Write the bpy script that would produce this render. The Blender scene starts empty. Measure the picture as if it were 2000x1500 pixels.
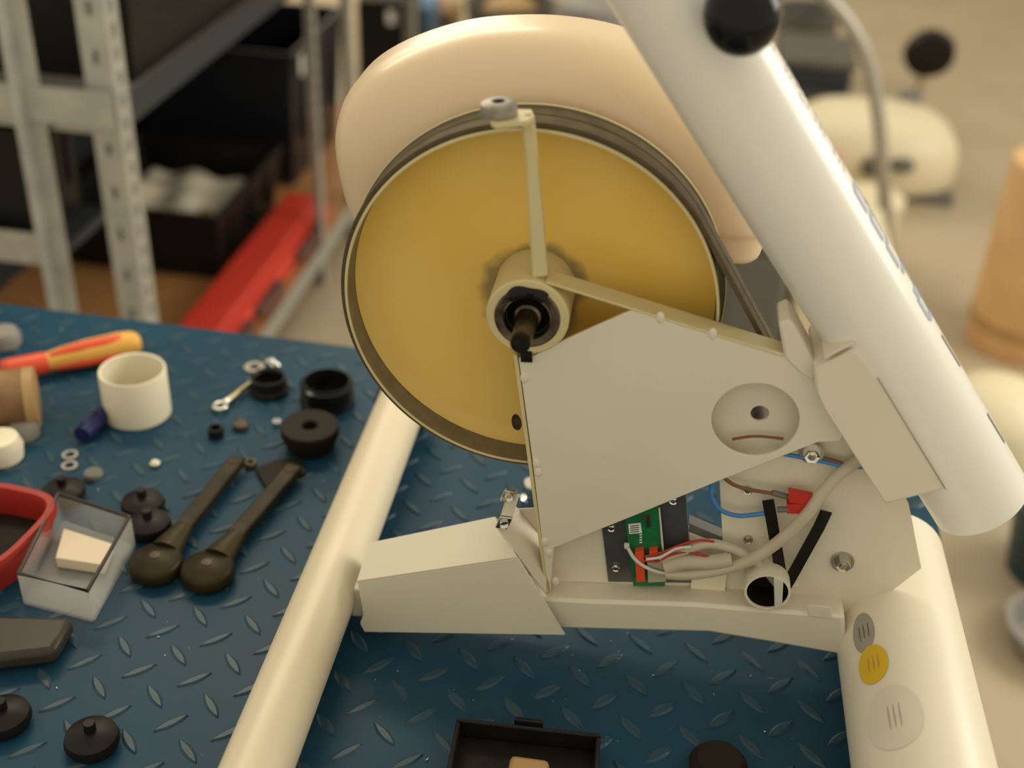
import bpy, bmesh, math, random
import numpy as np
from mathutils import Matrix, Vector

random.seed(4)
SC = bpy.context.scene
COL = SC.collection

# ------------------------------------------------------------------ camera
T = 0.80                       # height of the bench top above the floor
FPX = 2400.0                   # focal length in pixels of the 2000 x 1500 frame
PITCH, ROLL, CAMH = math.radians(32), math.radians(2.6), 0.80
fwd = np.array([0, math.cos(PITCH), -math.sin(PITCH)])
down0 = np.array([0, -math.sin(PITCH), -math.cos(PITCH)])
right0 = np.array([1.0, 0, 0])
cri = math.cos(ROLL)*right0 - math.sin(ROLL)*down0
cdn = math.cos(ROLL)*down0 + math.sin(ROLL)*right0
CAM = np.array([0, 0, T+CAMH])

cd = bpy.data.cameras.new('camera')
cam = bpy.data.objects.new('camera', cd)
COL.objects.link(cam)
cd.sensor_fit = 'HORIZONTAL'
cd.sensor_width = 36.0
cd.lens = 36.0*FPX/2000.0
cd.clip_start = 0.02
cd.clip_end = 60
cd.dof.use_dof = True
cd.dof.focus_distance = 1.03
cd.dof.aperture_fstop = 2.7
mw = Matrix.Identity(4)
for i in range(3):
    mw[i][0] = cri[i]; mw[i][1] = -cdn[i]; mw[i][2] = -fwd[i]; mw[i][3] = CAM[i]
cam.matrix_world = mw
SC.camera = cam

# ------------------------------------------------------------------ light
w = bpy.data.worlds.new('room_light')
SC.world = w
w.use_nodes = True
bg = w.node_tree.nodes['Background']
bg.inputs[0].default_value = (1.0, 0.90, 0.70, 1)
bg.inputs[1].default_value = 0.76

def area(name, loc, target, sx, sy, energy, col):
    l = bpy.data.lights.new(name, 'AREA')
    l.shape = 'RECTANGLE'; l.size = sx; l.size_y = sy; l.energy = energy; l.color = col
    o = bpy.data.objects.new(name, l); COL.objects.link(o)
    o.location = loc
    d = Vector(target) - Vector(loc)
    o.rotation_euler = d.to_track_quat('-Z', 'Y').to_euler()
    return o

area('window_daylight', (3.2, 1.9, 2.4), (0.2, 1.0, 1.0), 2.0, 1.6, 70, (1.0, 0.95, 0.84))
area('window_daylight', (-2.0, 6.4, 2.7), (-0.3, 2.5, 0.4), 3.2, 1.8, 95, (1.0, 0.90, 0.72))
area('bench_lamp', (-0.48, 1.76, 1.86), (-0.42, 1.35, 0.8), 0.9, 0.16, 6.2, (1.0, 0.86, 0.60))

SC.view_settings.view_transform = 'Standard'
SC.view_settings.look = 'None'
SC.view_settings.exposure = 0.0
SC.view_settings.gamma = 1.0
SC.view_settings.use_curve_mapping = False

# ------------------------------------------------------------------ helpers: real-world points
def ray(x, y): return fwd + cri*(x-1000)/FPX + cdn*(y-750)/FPX
def hz(x, y, h=0.0):
    """point at height h above the bench top"""
    q = ray(x, y); t = (T+h-CAM[2])/q[2]
    return Vector(CAM+q*t)
Zv = np.array([0, 0, 1.0])
def rot_ab(deg):
    a = math.radians(deg)
    return np.array([math.cos(a), -math.sin(a), 0]), np.array([math.sin(a), math.cos(a), 0])
# frame of the bike on the bench: a along the beam, b away, c up
_b0 = np.array(hz(510, 1490, .045)); _a0 = np.array(hz(771, 850, .045))
_dv = (_a0-_b0)/np.linalg.norm(_a0-_b0)
_o = np.array(hz(690, 1130, .05))
BO = _b0+_dv*((_o-_b0)@_dv); BO[2] = T
_A0, BB = rot_ab(6.5)
TA = math.radians(4.5)
BA = _A0*math.cos(TA)+Zv*math.sin(TA)
BK = Zv*math.cos(TA)-_A0*math.sin(TA)
def _solve(x, y, n, d0):
    q = ray(x, y); t = ((BO-CAM)@n+d0)/(q@n); P = CAM+q*t-BO
    return P@BA, P@BB, P@BK
def pb(x, y, b):
    s = _solve(x, y, BB, b); return (s[0], s[2])
def p3(x, y, b):
    s = _solve(x, y, BB, b); return Vector((s[0], b, s[2]))
def pc(x, y, c):
    s = _solve(x, y, BK, c); return Vector((s[0], s[1], c))
# frame of the room (shelves run along it)
RA, RB = rot_ab(8.0)
def room(a, b, z): return Vector(RA*a+RB*b+Zv*z)
def rz(x, y, z):
    q = ray(x, y); t = (z-CAM[2])/q[2]; P = CAM+q*t
    return (P@RA, P@RB)

# ------------------------------------------------------------------ helpers: materials
MATS = {}
def mat(name, col, rough=0.5, metal=0.0, var=0.0, vscale=20.0, bump=0.0, bscale=200.0, spec=0.5, trans=0.0, alpha=1.0, col2=None, coat=0.0):
    m = bpy.data.materials.new(name); m.use_nodes = True
    nt = m.node_tree; b = nt.nodes['Principled BSDF']
    b.inputs['Roughness'].default_value = rough
    b.inputs['Metallic'].default_value = metal
    b.inputs['Specular IOR Level'].default_value = spec
    b.inputs['Transmission Weight'].default_value = trans
    b.inputs['Alpha'].default_value = alpha
    b.inputs['Coat Weight'].default_value = coat
    c = (*col, 1)
    tc = nt.nodes.new('ShaderNodeTexCoord')
    if var > 0 or col2:
        n = nt.nodes.new('ShaderNodeTexNoise'); n.inputs['Scale'].default_value = vscale; n.inputs['Detail'].default_value = 5
        nt.links.new(tc.outputs['Object'], n.inputs['Vector'])
        r = nt.nodes.new('ShaderNodeValToRGB')
        r.color_ramp.elements[0].position = 0.35; r.color_ramp.elements[1].position = 0.68
        d = col2 if col2 else tuple(x*(1-var) for x in col)
        r.color_ramp.elements[0].color = (*d, 1); r.color_ramp.elements[1].color = c
        nt.links.new(n.outputs['Fac'], r.inputs['Fac']); nt.links.new(r.outputs['Color'], b.inputs['Base Color'])
    else:
        b.inputs['Base Color'].default_value = c
    if bump > 0:
        n2 = nt.nodes.new('ShaderNodeTexNoise'); n2.inputs['Scale'].default_value = bscale; n2.inputs['Detail'].default_value = 3
        nt.links.new(tc.outputs['Object'], n2.inputs['Vector'])
        bp = nt.nodes.new('ShaderNodeBump'); bp.inputs['Strength'].default_value = bump; bp.inputs['Distance'].default_value = 0.001
        nt.links.new(n2.outputs['Fac'], bp.inputs['Height']); nt.links.new(bp.outputs['Normal'], b.inputs['Normal'])
    MATS[name] = m
    return m

mat('cream_paint', (.74, .69, .55), .42, var=.05, vscale=9, bump=.05, bscale=900)
mat('white_paint', (.86, .84, .77), .30, var=.03, vscale=8, coat=.2)
mat('ivory_paint', (.76, .67, .49), .34, var=.03, vscale=8)
mat('rear_paint', (.82, .75, .60), .34, var=.03, vscale=8)
mat('cover_plastic', (.82, .64, .42), .33, var=.04, vscale=5, coat=.1)
mat('cream_bounce', (.66, .56, .30), .42, var=.08, vscale=14, bump=.05, bscale=900)  # yellow light bounced around the wheel is put into this cream colour
mat('wheel_rim', (.21, .175, .105), .5, var=.25, vscale=60, bump=.15, bscale=500)
mat('belt_rubber', (.125, .095, .050), .65, spec=.2, var=.3, vscale=70, bump=.1)
mat('black_grease', (.012, .010, .008), .28, var=.4, vscale=60, bump=.6, bscale=120, spec=.22)
mat('worn_steel', (.16, .12, .085), .42, metal=.6, col2=(.05, .035, .025), vscale=70, bump=.2)
mat('axle_steel', (.16, .13, .07), .32, metal=.85, col2=(.05, .04, .025), vscale=90)
mat('zinc', (.62, .60, .54), .25, metal=1.0, var=.25, vscale=80)
mat('chrome', (.8, .78, .72), .12, metal=1.0)
mat('grey_bolt', (.36, .33, .27), .5, metal=.5, var=.35, vscale=120, bump=.3)
mat('grey_sheet', (.17, .175, .175), .38, metal=.75, var=.2, vscale=30)
mat('pcb_green', (.012, .17, .055), .35, var=.25, vscale=70)
mat('red_plastic', (.52, .028, .015), .42)
mat('tray_red', (.36, .022, .014), .45)
mat('orange_red', (.78, .085, .03), .40, var=.1)
mat('yellow_plastic', (.75, .40, .07), .42)
mat('wire_blue', (.04, .20, .50), .4)
mat('wire_brown', (.20, .075, .03), .45)
mat('wire_red', (.42, .02, .012), .4)
mat('wire_white', (.62, .60, .52), .45)
mat('sleeve', (.60, .54, .40), .4, alpha=.72)
mat('black_plastic', (.013, .011, .009), .42, var=.3, vscale=50, spec=.22)
mat('black_shiny', (.010, .010, .011), .16, var=.2, spec=.22)
mat('black_rubber', (.017, .011, .006), .62, var=.3, vscale=40, bump=.1, spec=.22)
mat('crank_iron', (.045, .034, .011), .42, metal=.2, col2=(.022, .015, .006), vscale=30, bump=.1, spec=.22)
mat('label_white', (.8, .78, .72), .5)
mat('ink', (.02, .02, .025), .5)
mat('brass_dull', (.42, .36, .20), .3, metal=.9)
mat('gold', (.6, .38, .08), .3, metal=1.0)
mat('ivory_plastic', (.84, .77, .58), .38, var=.03)
mat('navy_plastic', (.014, .018, .09), .35, spec=.22)
mat('brown_card', (.13, .065, .022), .6, col2=(.30, .17, .07), vscale=14)
mat('grey_item', (.30, .28, .25), .45, var=.2)
mat('clear_plastic', (.80, .78, .72), .12, alpha=.20)
mat('smoky_plastic', (.05, .043, .034), .35, alpha=.88, spec=.3)
mat('galvanised', (.50, .50, .45), .42, metal=.35, col2=(.40, .40, .37), vscale=18)
mat('bin_black', (.009, .009, .008), .42, bump=.1, spec=.22)
mat('bin_navy', (.014, .016, .022), .34, bump=.1, spec=.22)
mat('chipboard', (.52, .25, .085), .55, col2=(.42, .20, .07), vscale=25)
mat('toolbox_red', (.70, .055, .032), .36, var=.1)
mat('dark_handle', (.11, .045, .035), .5)
mat('bag_white', (.88, .76, .54), .35, col2=(.66, .62, .52), vscale=11, bump=.4, bscale=40)
mat('bag_blue', (.06, .17, .34), .4)
mat('bag_print', (.45, .33, .09), .4)
mat('device_cream', (.80, .71, .49), .42, var=.03)
mat('device_red', (.80, .13, .05), .4)
mat('device_dark', (.13, .125, .11), .5)
mat('slate', (.035, .040, .046), .4, spec=.22)
mat('label_green', (.28, .58, .30), .5)
mat('pole_grey', (.42, .40, .34), .35, metal=.3)
mat('wood_light', (.78, .50, .24), .5, col2=(.70, .42, .19), vscale=8)
mat('tan_wood', (.48, .30, .12), .5, var=.2)
mat('teal_dark', (.010, .035, .05), .4)
mat('sticker_grey', (.36, .33, .28), .5)
mat('sticker_pale', (.72, .66, .54), .4)
mat('sticker_yellow', (.72, .47, .02), .45)
mat('letter_blue', (.36, .40, .52), .45)
mat('letter_pale', (.55, .53, .55), .45)
mat('pale_card', (.80, .68, .50), .6)

def floor_mat():
    m = mat('floor_lino', (.46, .38, .26), .42, col2=(.41, .335, .225), vscale=3.0, bump=.05, bscale=60)
    return m
floor_mat()

# blue painted tread plate, scuffed: paint with worn-off specks
def table_mat():
    m = bpy.data.materials.new('tread_plate_blue'); m.use_nodes = True
    nt = m.node_tree; b = nt.nodes['Principled BSDF']; N = nt.nodes; L = nt.links
    b.inputs['Specular IOR Level'].default_value = .22
    tc = N.new('ShaderNodeTexCoord')
    n1 = N.new('ShaderNodeTexNoise'); n1.inputs['Scale'].default_value = 7; n1.inputs['Detail'].default_value = 6
    n2 = N.new('ShaderNodeTexNoise'); n2.inputs['Scale'].default_value = 130; n2.inputs['Detail'].default_value = 4
    L.new(tc.outputs['Object'], n1.inputs['Vector']); L.new(tc.outputs['Object'], n2.inputs['Vector'])
    r1 = N.new('ShaderNodeValToRGB')
    r1.color_ramp.elements[0].position = .3; r1.color_ramp.elements[0].color = (.008, .041, .078, 1)
    r1.color_ramp.elements[1].position = .7; r1.color_ramp.elements[1].color = (.011, .060, .110, 1)
    r2 = N.new('ShaderNodeValToRGB')
    r2.color_ramp.elements[0].position = .70; r2.color_ramp.elements[0].color = (0, 0, 0, 1)
    r2.color_ramp.elements[1].position = .78; r2.color_ramp.elements[1].color = (.55, .55, .55, 1)
    mx = N.new('ShaderNodeMixRGB'); mx.inputs[2].default_value = (.20, .19, .15, 1)
    L.new(n1.outputs['Fac'], r1.inputs['Fac']); L.new(n2.outputs['Fac'], r2.inputs['Fac'])
    L.new(r2.outputs['Color'], mx.inputs[0]); L.new(r1.outputs['Color'], mx.inputs[1]); L.new(mx.outputs[0], b.inputs['Base Color'])
    rr = N.new('ShaderNodeMapRange'); rr.inputs['To Min'].default_value = .36; rr.inputs['To Max'].default_value = .52
    L.new(n1.outputs['Fac'], rr.inputs['Value']); L.new(rr.outputs['Result'], b.inputs['Roughness'])
    bp = N.new('ShaderNodeBump'); bp.inputs['Strength'].default_value = .12; bp.inputs['Distance'].default_value = .001
    L.new(n2.outputs['Fac'], bp.inputs['Height']); L.new(bp.outputs['Normal'], b.inputs['Normal'])
    MATS['tread_plate_blue'] = m
table_mat()
mat('tread_lug_worn', (.030, .095, .135), .32, col2=(.20, .19, .16), vscale=55, metal=.15)
mat('lug_flat', (.013, .060, .104), .36, col2=(.032, .064, .088), vscale=60, spec=.32)

# wheel disc: yellowed lacquer with grey grime ring by the hub and rubbed marks
def disc_mat():
    m = bpy.data.materials.new('wheel_disc_yellow'); m.use_nodes = True
    nt = m.node_tree; b = nt.nodes['Principled BSDF']; N = nt.nodes; L = nt.links
    tc = N.new('ShaderNodeTexCoord'); sp = N.new('ShaderNodeSeparateXYZ'); L.new(tc.outputs['Object'], sp.inputs[0])
    cb = N.new('ShaderNodeCombineXYZ'); L.new(sp.outputs['X'], cb.inputs['X']); L.new(sp.outputs['Z'], cb.inputs['Z'])
    ln = N.new('ShaderNodeVectorMath'); ln.operation = 'LENGTH'; L.new(cb.outputs[0], ln.inputs[0])
    n1 = N.new('ShaderNodeTexNoise'); n1.inputs['Scale'].default_value = 8; n1.inputs['Detail'].default_value = 4
    L.new(tc.outputs['Object'], n1.inputs['Vector'])
    r1 = N.new('ShaderNodeValToRGB')
    r1.color_ramp.elements[0].position = .35; r1.color_ramp.elements[0].color = (.78, .50, .085, 1)
    r1.color_ramp.elements[1].position = .66; r1.color_ramp.elements[1].color = (.80, .55, .13, 1)
    L.new(n1.outputs['Fac'], r1.inputs['Fac'])
    n2 = N.new('ShaderNodeTexNoise'); n2.inputs['Scale'].default_value = 26; n2.inputs['Detail'].default_value = 2
    L.new(tc.outputs['Object'], n2.inputs['Vector'])
    ad = N.new('ShaderNodeMath'); ad.operation = 'MULTIPLY_ADD'; ad.inputs[1].default_value = -.045
    L.new(n2.outputs['Fac'], ad.inputs[0]); L.new(ln.outputs['Value'], ad.inputs[2])
    mr = N.new('ShaderNodeMapRange'); mr.inputs['From Min'].default_value = .016; mr.inputs['From Max'].default_value = .024
    mr.inputs['To Min'].default_value = .75; mr.inputs['To Max'].default_value = 0
    L.new(ad.outputs[0], mr.inputs['Value'])
    mx = N.new('ShaderNodeMixRGB'); mx.inputs[2].default_value = (.16, .135, .075, 1)
    L.new(mr.outputs['Result'], mx.inputs[0]); L.new(r1.outputs['Color'], mx.inputs[1]); L.new(mx.outputs[0], b.inputs['Base Color'])
    b.inputs['Roughness'].default_value = .38
    MATS['wheel_disc_yellow'] = m
disc_mat()

# ------------------------------------------------------------------ helpers: objects
def tag(o, label=None, cat=None, group=None, kind=None):
    if label: o['label'] = label
    if cat: o['category'] = cat
    if group: o['group'] = group
    if kind: o['kind'] = kind
    return o
def empty(name, loc, rzdeg=0.0):
    o = bpy.data.objects.new(name, None); COL.objects.link(o)
    o.empty_display_size = .05
    o.location = loc; o.rotation_euler = (0, 0, math.radians(rzdeg))
    return o
def link(name, me, m, parent=None, smooth=None, bevel=0.0):
    o = bpy.data.objects.new(name, me); COL.objects.link(o)
    if m:
        me.materials.clear(); me.materials.append(MATS[m])
    if parent: o.parent = parent
    if smooth is not None:
        try: me.set_sharp_from_angle(angle=math.radians(smooth))
        except Exception: pass
        for p in me.polygons: p.use_smooth = True
    if bevel > 0:
        md = o.modifiers.new('edge', 'BEVEL'); md.width = bevel; md.segments = 2; md.limit_method = 'ANGLE'; md.angle_limit = math.radians(40)
    return o
def fin(name, bm, m, parent=None, smooth=40, bevel=0.0):
    bmesh.ops.recalc_face_normals(bm, faces=bm.faces)
    me = bpy.data.meshes.new(name); bm.to_mesh(me); bm.free()
    return link(name, me, m, parent, smooth, bevel)
def box_bm(x0, x1, y0, y1, z0, z1, bm=None):
    bm = bm or bmesh.new()
    v = [bm.verts.new(p) for p in ((x0,y0,z0),(x1,y0,z0),(x1,y1,z0),(x0,y1,z0),(x0,y0,z1),(x1,y0,z1),(x1,y1,z1),(x0,y1,z1))]
    for f in ((0,3,2,1),(4,5,6,7),(0,1,5,4),(1,2,6,5),(2,3,7,6),(3,0,4,7)): bm.faces.new([v[i] for i in f])
    return bm
def box(name, x0, x1, y0, y1, z0, z1, m, parent=None, bevel=.001):
    return fin(name, box_bm(x0,x1,y0,y1,z0,z1), m, parent, 40, bevel)
def prism_b(name, outer, b0, b1, m, parent=None, holes=(), bevel=.0006):
    """outline given in the (a,c) plane, thick from b0 to b1"""
    bm = bmesh.new(); edges = []
    for loop in [outer]+list(holes):
        vs = [bm.verts.new((a, b0, c)) for a, c in loop]
        edges += [bm.edges.new((vs[i], vs[(i+1) % len(vs)])) for i in range(len(vs))]
    r = bmesh.ops.triangle_fill(bm, use_beauty=True, use_dissolve=False, edges=edges)
    fs = [f for f in bm.faces]
    e = bmesh.ops.extrude_face_region(bm, geom=fs)
    vs = [g for g in e['geom'] if isinstance(g, bmesh.types.BMVert)]
    bmesh.ops.translate(bm, verts=vs, vec=(0, b1-b0, 0))
    return fin(name, bm, m, parent, 30, bevel)
def slab(name, quad, thick, m, parent=None, bevel=.0006):
    """flat plate from a list of 3-D points, thickened along its normal"""
    bm = bmesh.new(); q = [Vector(p) for p in quad]
    n = (q[1]-q[0]).cross(q[2]-q[0]).normalized()
    v0 = [bm.verts.new(p) for p in q]; v1 = [bm.verts.new(p+n*thick) for p in q]
    bm.faces.new(v0); bm.faces.new(v1[::-1]); k = len(q)
    for i in range(k): bm.faces.new((v0[i], v0[(i+1) % k], v1[(i+1) % k], v1[i]))
    return fin(name, bm, m, parent, 30, bevel)
def lathe_bm(profile, seg=64, axis='z', bm=None, close=False):
    bm = bm or bmesh.new(); rings = []
    for r, h in profile:
        if r < 1e-6:
            p = (0, 0, h) if axis == 'z' else (0, h, 0)
            rings.append([bm.verts.new(p)])
        else:
            ring = []
            for i in range(seg):
                t = 2*math.pi*i/seg
                ring.append(bm.verts.new((r*math.cos(t), r*math.sin(t), h) if axis == 'z' else (r*math.cos(t), h, r*math.sin(t))))
            rings.append(ring)
    pairs = list(zip(rings, rings[1:])) + ([(rings[-1], rings[0])] if close else [])
    for A, B_ in pairs:
        if len(A) == 1 and len(B_) == 1: continue
        for i in range(seg):
            j = (i+1) % seg
            if len(A) == 1: bm.faces.new((A[0], B_[i], B_[j]))
            elif len(B_) == 1: bm.faces.new((A[i], A[j], B_[0]))
            else: bm.faces.new((A[i], A[j], B_[j], B_[i]))
    return bm
def lathe(name, profile, m, parent=None, axis='z', loc=(0,0,0), seg=64, close=False, smooth=35, bevel=0):
    o = fin(name, lathe_bm(profile, seg, axis, None, close), m, parent, smooth, bevel)
    o.location = loc
    return o
def smooth_path(pts, n=8):
    P = [Vector(p) for p in pts]
    if len(P) < 3: return P
    out = []
    for i in range(len(P)-1):
        p0 = P[max(i-1,0)]; p1 = P[i]; p2 = P[i+1]; p3_ = P[min(i+2,len(P)-1)]
        for k in range(n):
            t = k/n
            out.append(.5*((2*p1)+(p2-p0)*t+(2*p0-5*p1+4*p2-p3_)*t*t+(3*p1-p0-3*p2+p3_)*t**3))
    out.append(P[-1]); return out
def tube_bm(pts, r, seg=12, flat=1.0, up=(0,0,1), caps=True, bm=None):
    bm = bm or bmesh.new(); P = [Vector(p) for p in pts]; rings = []
    rr = r if isinstance(r, (list, tuple)) else [r]*len(P)
    side = None
    for i, p in enumerate(P):
        t = (P[min(i+1,len(P)-1)]-P[max(i-1,0)]).normalized()
        if side is None:
            u = Vector(up)
            if abs(t.dot(u)) > .95: u = Vector((0,1,0))
            side = t.cross(u).normalized()
        else:
            side = (side-t*side.dot(t)).normalized()
        nrm = side.cross(t).normalized()
        rings.append([bm.verts.new(p+side*(rr[i]*math.cos(2*math.pi*k/seg))+nrm*(rr[i]*flat*math.sin(2*math.pi*k/seg))) for k in range(seg)])
    for A, B_ in zip(rings, rings[1:]):
        for k in range(seg): bm.faces.new((A[k], A[(k+1)%seg], B_[(k+1)%seg], B_[k]))
    if caps: bm.faces.new(rings[0]); bm.faces.new(rings[-1][::-1])
    return bm
def tube(name, pts, r, m, parent=None, seg=12, flat=1.0, up=(0,0,1), smooth=50, curve=True):
    return fin(name, tube_bm(smooth_path(pts) if curve else pts, r, seg, flat, up), m, parent, smooth)
def copy_tree(o, parent=None):
    c = o.copy(); COL.objects.link(c)
    if parent: c.parent = parent
    for ch in list(o.children): copy_tree(ch, c)
    return c
def circle(cx, cy, r, n=40):
    return [(cx+r*math.cos(2*math.pi*i/n), cy+r*math.sin(2*math.pi*i/n)) for i in range(n)]
def hexa(cx, cy, r): return circle(cx, cy, r, 6)

# ================================================================== the room
fl = fin('floor', box_bm(-6, 6, -2, 9, -.05, 0), 'floor_lino'); tag(fl, kind='structure')
wb = fin('wall_back', box_bm(-6, 6, 9.0, 9.1, 0, 3.2), 'pale_card'); tag(wb, kind='structure')

# ================================================================== the bench
TY = 8.5
TA_, TB_ = rot_ab(TY)
_o1 = np.array(hz(-40, 586)); _o2 = np.array(hz(690, 680))
far_b = ((_o1+_o2)/2)@TB_
bench = empty('workbench', Vector(TA_*(-.15)+TB_*(far_b-.55)), -TY)
tag(bench, 'blue steel workbench with a raised tread plate top under the white frame', 'workbench')
TX0, TX1, TYD0, TYD1 = -1.05, .450, -.62, .55
# right end of the bench just beyond the thick tube of the frame
fin('table_top', box_bm(TX0, TX1, TYD0, TYD1, T-.006, T), 'tread_plate_blue', bench)
box('edge_rail', TX0, TX1, TYD1-.03, TYD1-.001, T-.07, T-.0065, 'tread_plate_blue', bench)
box('edge_rail', TX0, TX1, TYD0+.001, TYD0+.03, T-.07, T-.0065, 'tread_plate_blue', bench)
box('edge_rail', TX1-.03, TX1-.001, TYD0+.031, TYD1-.031, T-.07, T-.0065, 'tread_plate_blue', bench)
for x in (TX0+.05, TX1-.09):
    for y in (TYD0+.04, TYD1-.08):
        box('leg', x, x+.04, y, y+.04, 0, T-.0065, 'tread_plate_blue', bench)
# raised lozenges of the tread plate
def lug_mesh(name):
    bm = bmesh.new(); L, W, Hh = .0165, .0048, .0016; n = 6
    lo_l, lo_r, hi_l, hi_r = [], [], [], []
    for i in range(n+1):
        s = -1+2*i/n; wv = W*(1-abs(s)**2.0)+.0002
        lo_l.append(bm.verts.new((s*L, wv, 0))); lo_r.append(bm.verts.new((s*L, -wv, 0)))
        s2 = s*.86; w2 = max(wv*.52, .0001)
        hi_l.append(bm.verts.new((s2*L, w2, Hh))); hi_r.append(bm.verts.new((s2*L, -w2, Hh)))
    for i in range(n):
        bm.faces.new((lo_l[i], lo_l[i+1], hi_l[i+1], hi_l[i])); bm.faces.new((lo_r[i+1], lo_r[i], hi_r[i], hi_r[i+1]))
        bm.faces.new((hi_l[i], hi_l[i+1], hi_r[i+1], hi_r[i]))
    bm.faces.new((lo_l[0], hi_l[0], hi_r[0], lo_r[0])); bm.faces.new((lo_l[n], lo_r[n], hi_r[n], hi_l[n]))
    bmesh.ops.recalc_face_normals(bm, faces=bm.faces)
    me = bpy.data.meshes.new(name); bm.to_mesh(me); bm.free()
    me.materials.append(MATS['lug_flat'])
    return me
lug = lug_mesh('tread_lug')
PIT = .0508
inv = Matrix.Rotation(math.radians(TY), 4, 'Z')
def to_bench(P):
    v = Vector(P)-Vector(bench.location); v.z = 0
    return inv @ v
ref = to_bench(hz(827, 937))
spots = []
for i in range(-40, 40):
    for j in range(-40, 40):
        for k, (ox, oy, ang) in enumerate(((0, 0, -45), (.5, .5, 45))):
            x = ref.x+(i+ox)*PIT; y = ref.y+(j+oy)*PIT
            if TX0+.012 < x < TX1-.012 and TYD0+.012 < y < TYD1-.012:
                wp = bench.matrix_basis if False else None
                P = np.array(Vector(TA_*x+TB_*y)) + np.array(bench.location); P[2] = T
                v = P-CAM; zz = v@fwd
                px = 1000+FPX*(v@cri)/zz; py = 750+FPX*(v@cdn)/zz
                inside = -40 < px < 2040 and -40 < py < 1540
                spots.append((inside, zz, x, y, ang))
vis = sorted([s for s in spots if s[0]], key=lambda s: s[1])
near = vis[:300]; rest = vis[300:]+[s for s in spots if not s[0]]
for _, _, x, y, ang in near:
    o = bpy.data.objects.new('tread_lug', lug); COL.objects.link(o); o.parent = bench
    o.location = (x, y, T); o.rotation_euler = (0, 0, math.radians(ang+random.uniform(-3, 3)))
bmr = bmesh.new()
for _, _, x, y, ang in rest:
    n0 = len(bmr.verts); bmr.from_mesh(lug); bmr.verts.ensure_lookup_table()
    vs = bmr.verts[n0:]
    bmesh.ops.transform(bmr, matrix=Matrix.Translation((x, y, T)) @ Matrix.Rotation(math.radians(ang), 4, 'Z'), verts=vs)
ro = fin('tread_lugs', bmr, 'lug_flat', bench, None); ro['kind'] = 'stuff'

# ================================================================== the exercise bike
bike = bpy.data.objects.new('exercise_bike', None); COL.objects.link(bike); bike.empty_display_size = .05
bm4 = Matrix.Identity(4)
for i in range(3):
    bm4[i][0] = BA[i]; bm4[i][1] = BB[i]; bm4[i][2] = BK[i]; bm4[i][3] = BO[i]
bike.matrix_world = bm4
tag(bike, 'opened white exercise bike frame with yellow belt wheel standing on the blue bench', 'exercise bike')

# --- stabiliser tube at the front, running across
tube('stabiliser_tube', [(0, -.62, .045), (0, .34, .045)], .0275, 'ivory_paint', bike, 48, curve=False)
for y in (-.60, .32):
    lathe('end_foot', [(0, -.02), (.030, -.02), (.034, -.012), (.034, .012), (.030, .02), (0, .02)], 'black_rubber', bike, 'y', (0, y, .036), 32)
# --- thick rear tube
RT_A, RT_R = .507, .054
RT_C = .055-RT_A*math.sin(TA)
RT_C = (.0555-RT_A*math.sin(TA))/math.cos(TA)
tube('rear_tube', [(RT_A, -.62, RT_C), (RT_A, .115, RT_C)], RT_R, 'rear_paint', bike, 64, curve=False)
rear = bike.children[-1] if False else [o for o in bike.children if o.name.startswith('rear_tube')][0]

def cyl_patch(name, a0, c0, R, th0, b0, rth, rb, m, parent, n=28, sq=2.0, lift=.0005):
    """thin sticker that hugs a tube along b"""
    bm = bmesh.new(); rings = []
    cv = bm.verts.new((a0+(R+lift)*math.cos(th0), b0, c0+(R+lift)*math.sin(th0)))
    for s in (.35, .7, 1.0):
        ring = []
        for i in range(n):
            t = 2*math.pi*i/n
            th = th0+s*rth*math.cos(t); b = b0+s*rb*math.sin(t)
            ring.append(bm.verts.new((a0+(R+lift)*math.cos(th), b, c0+(R+lift)*math.sin(th))))
        rings.append(ring)
    for i in range(n): bm.faces.new((cv, rings[0][i], rings[0][(i+1)%n]))
    for A, B_ in zip(rings, rings[1:]):
        for i in range(n): bm.faces.new((A[i], B_[i], B_[(i+1)%n], A[(i+1)%n]))
    return fin(name, bm, m, parent, 60)

# --- beam: channel between the tubes
bx0, bx1 = .02, .475
btop, bbot = .057, .0225
low = [pb(1106,1229,-.02), pb(1385,1236,-.02), pb(1500,1255,-.02), pb(1655,1282,-.02)]
up = [(pb(1650,1205,-.02)[0], pb(1650,1205,-.02)[1]), pb(1500,1192,-.02), pb(1350,1180,-.02), pb(1150,1174,-.02)]
prism_b('base_beam', [(bx0, bbot-.003)]+low+up+[(bx0, up[-1][1]-.004)], -.02, .03, 'cream_paint', bike, bevel=.003)

# --- sheet cover over the front of the beam
CF = -.032
fTL, fTR, fBR, fBL = pb(698,1137,CF), pb(1012,1090,CF), pb(1104,1240,CF), pb(712,1234,CF)
notch = [pb(703,1217,CF), pb(709,1200,CF), pb(706,1180,CF)]
prism_b('front_cover_face', [fTL, fTR, fBR, fBL]+notch, CF, CF+.0018, 'cream_paint', bike)
CBK = .014
tTL, tTR = p3(722,1062,CBK), p3(967,1011,CBK)
slab('front_cover_top', [(fTL[0], CF, fTL[1]), (fTR[0], CF, fTR[1]), tTR, tTL], .0018, 'cream_paint', bike)
slab('front_cover_back', [tTL, tTR, (fBR[0], CBK, fBR[1]), (fBL[0], CBK, fBL[1]+.004)], .0016, 'cream_paint', bike)

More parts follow.
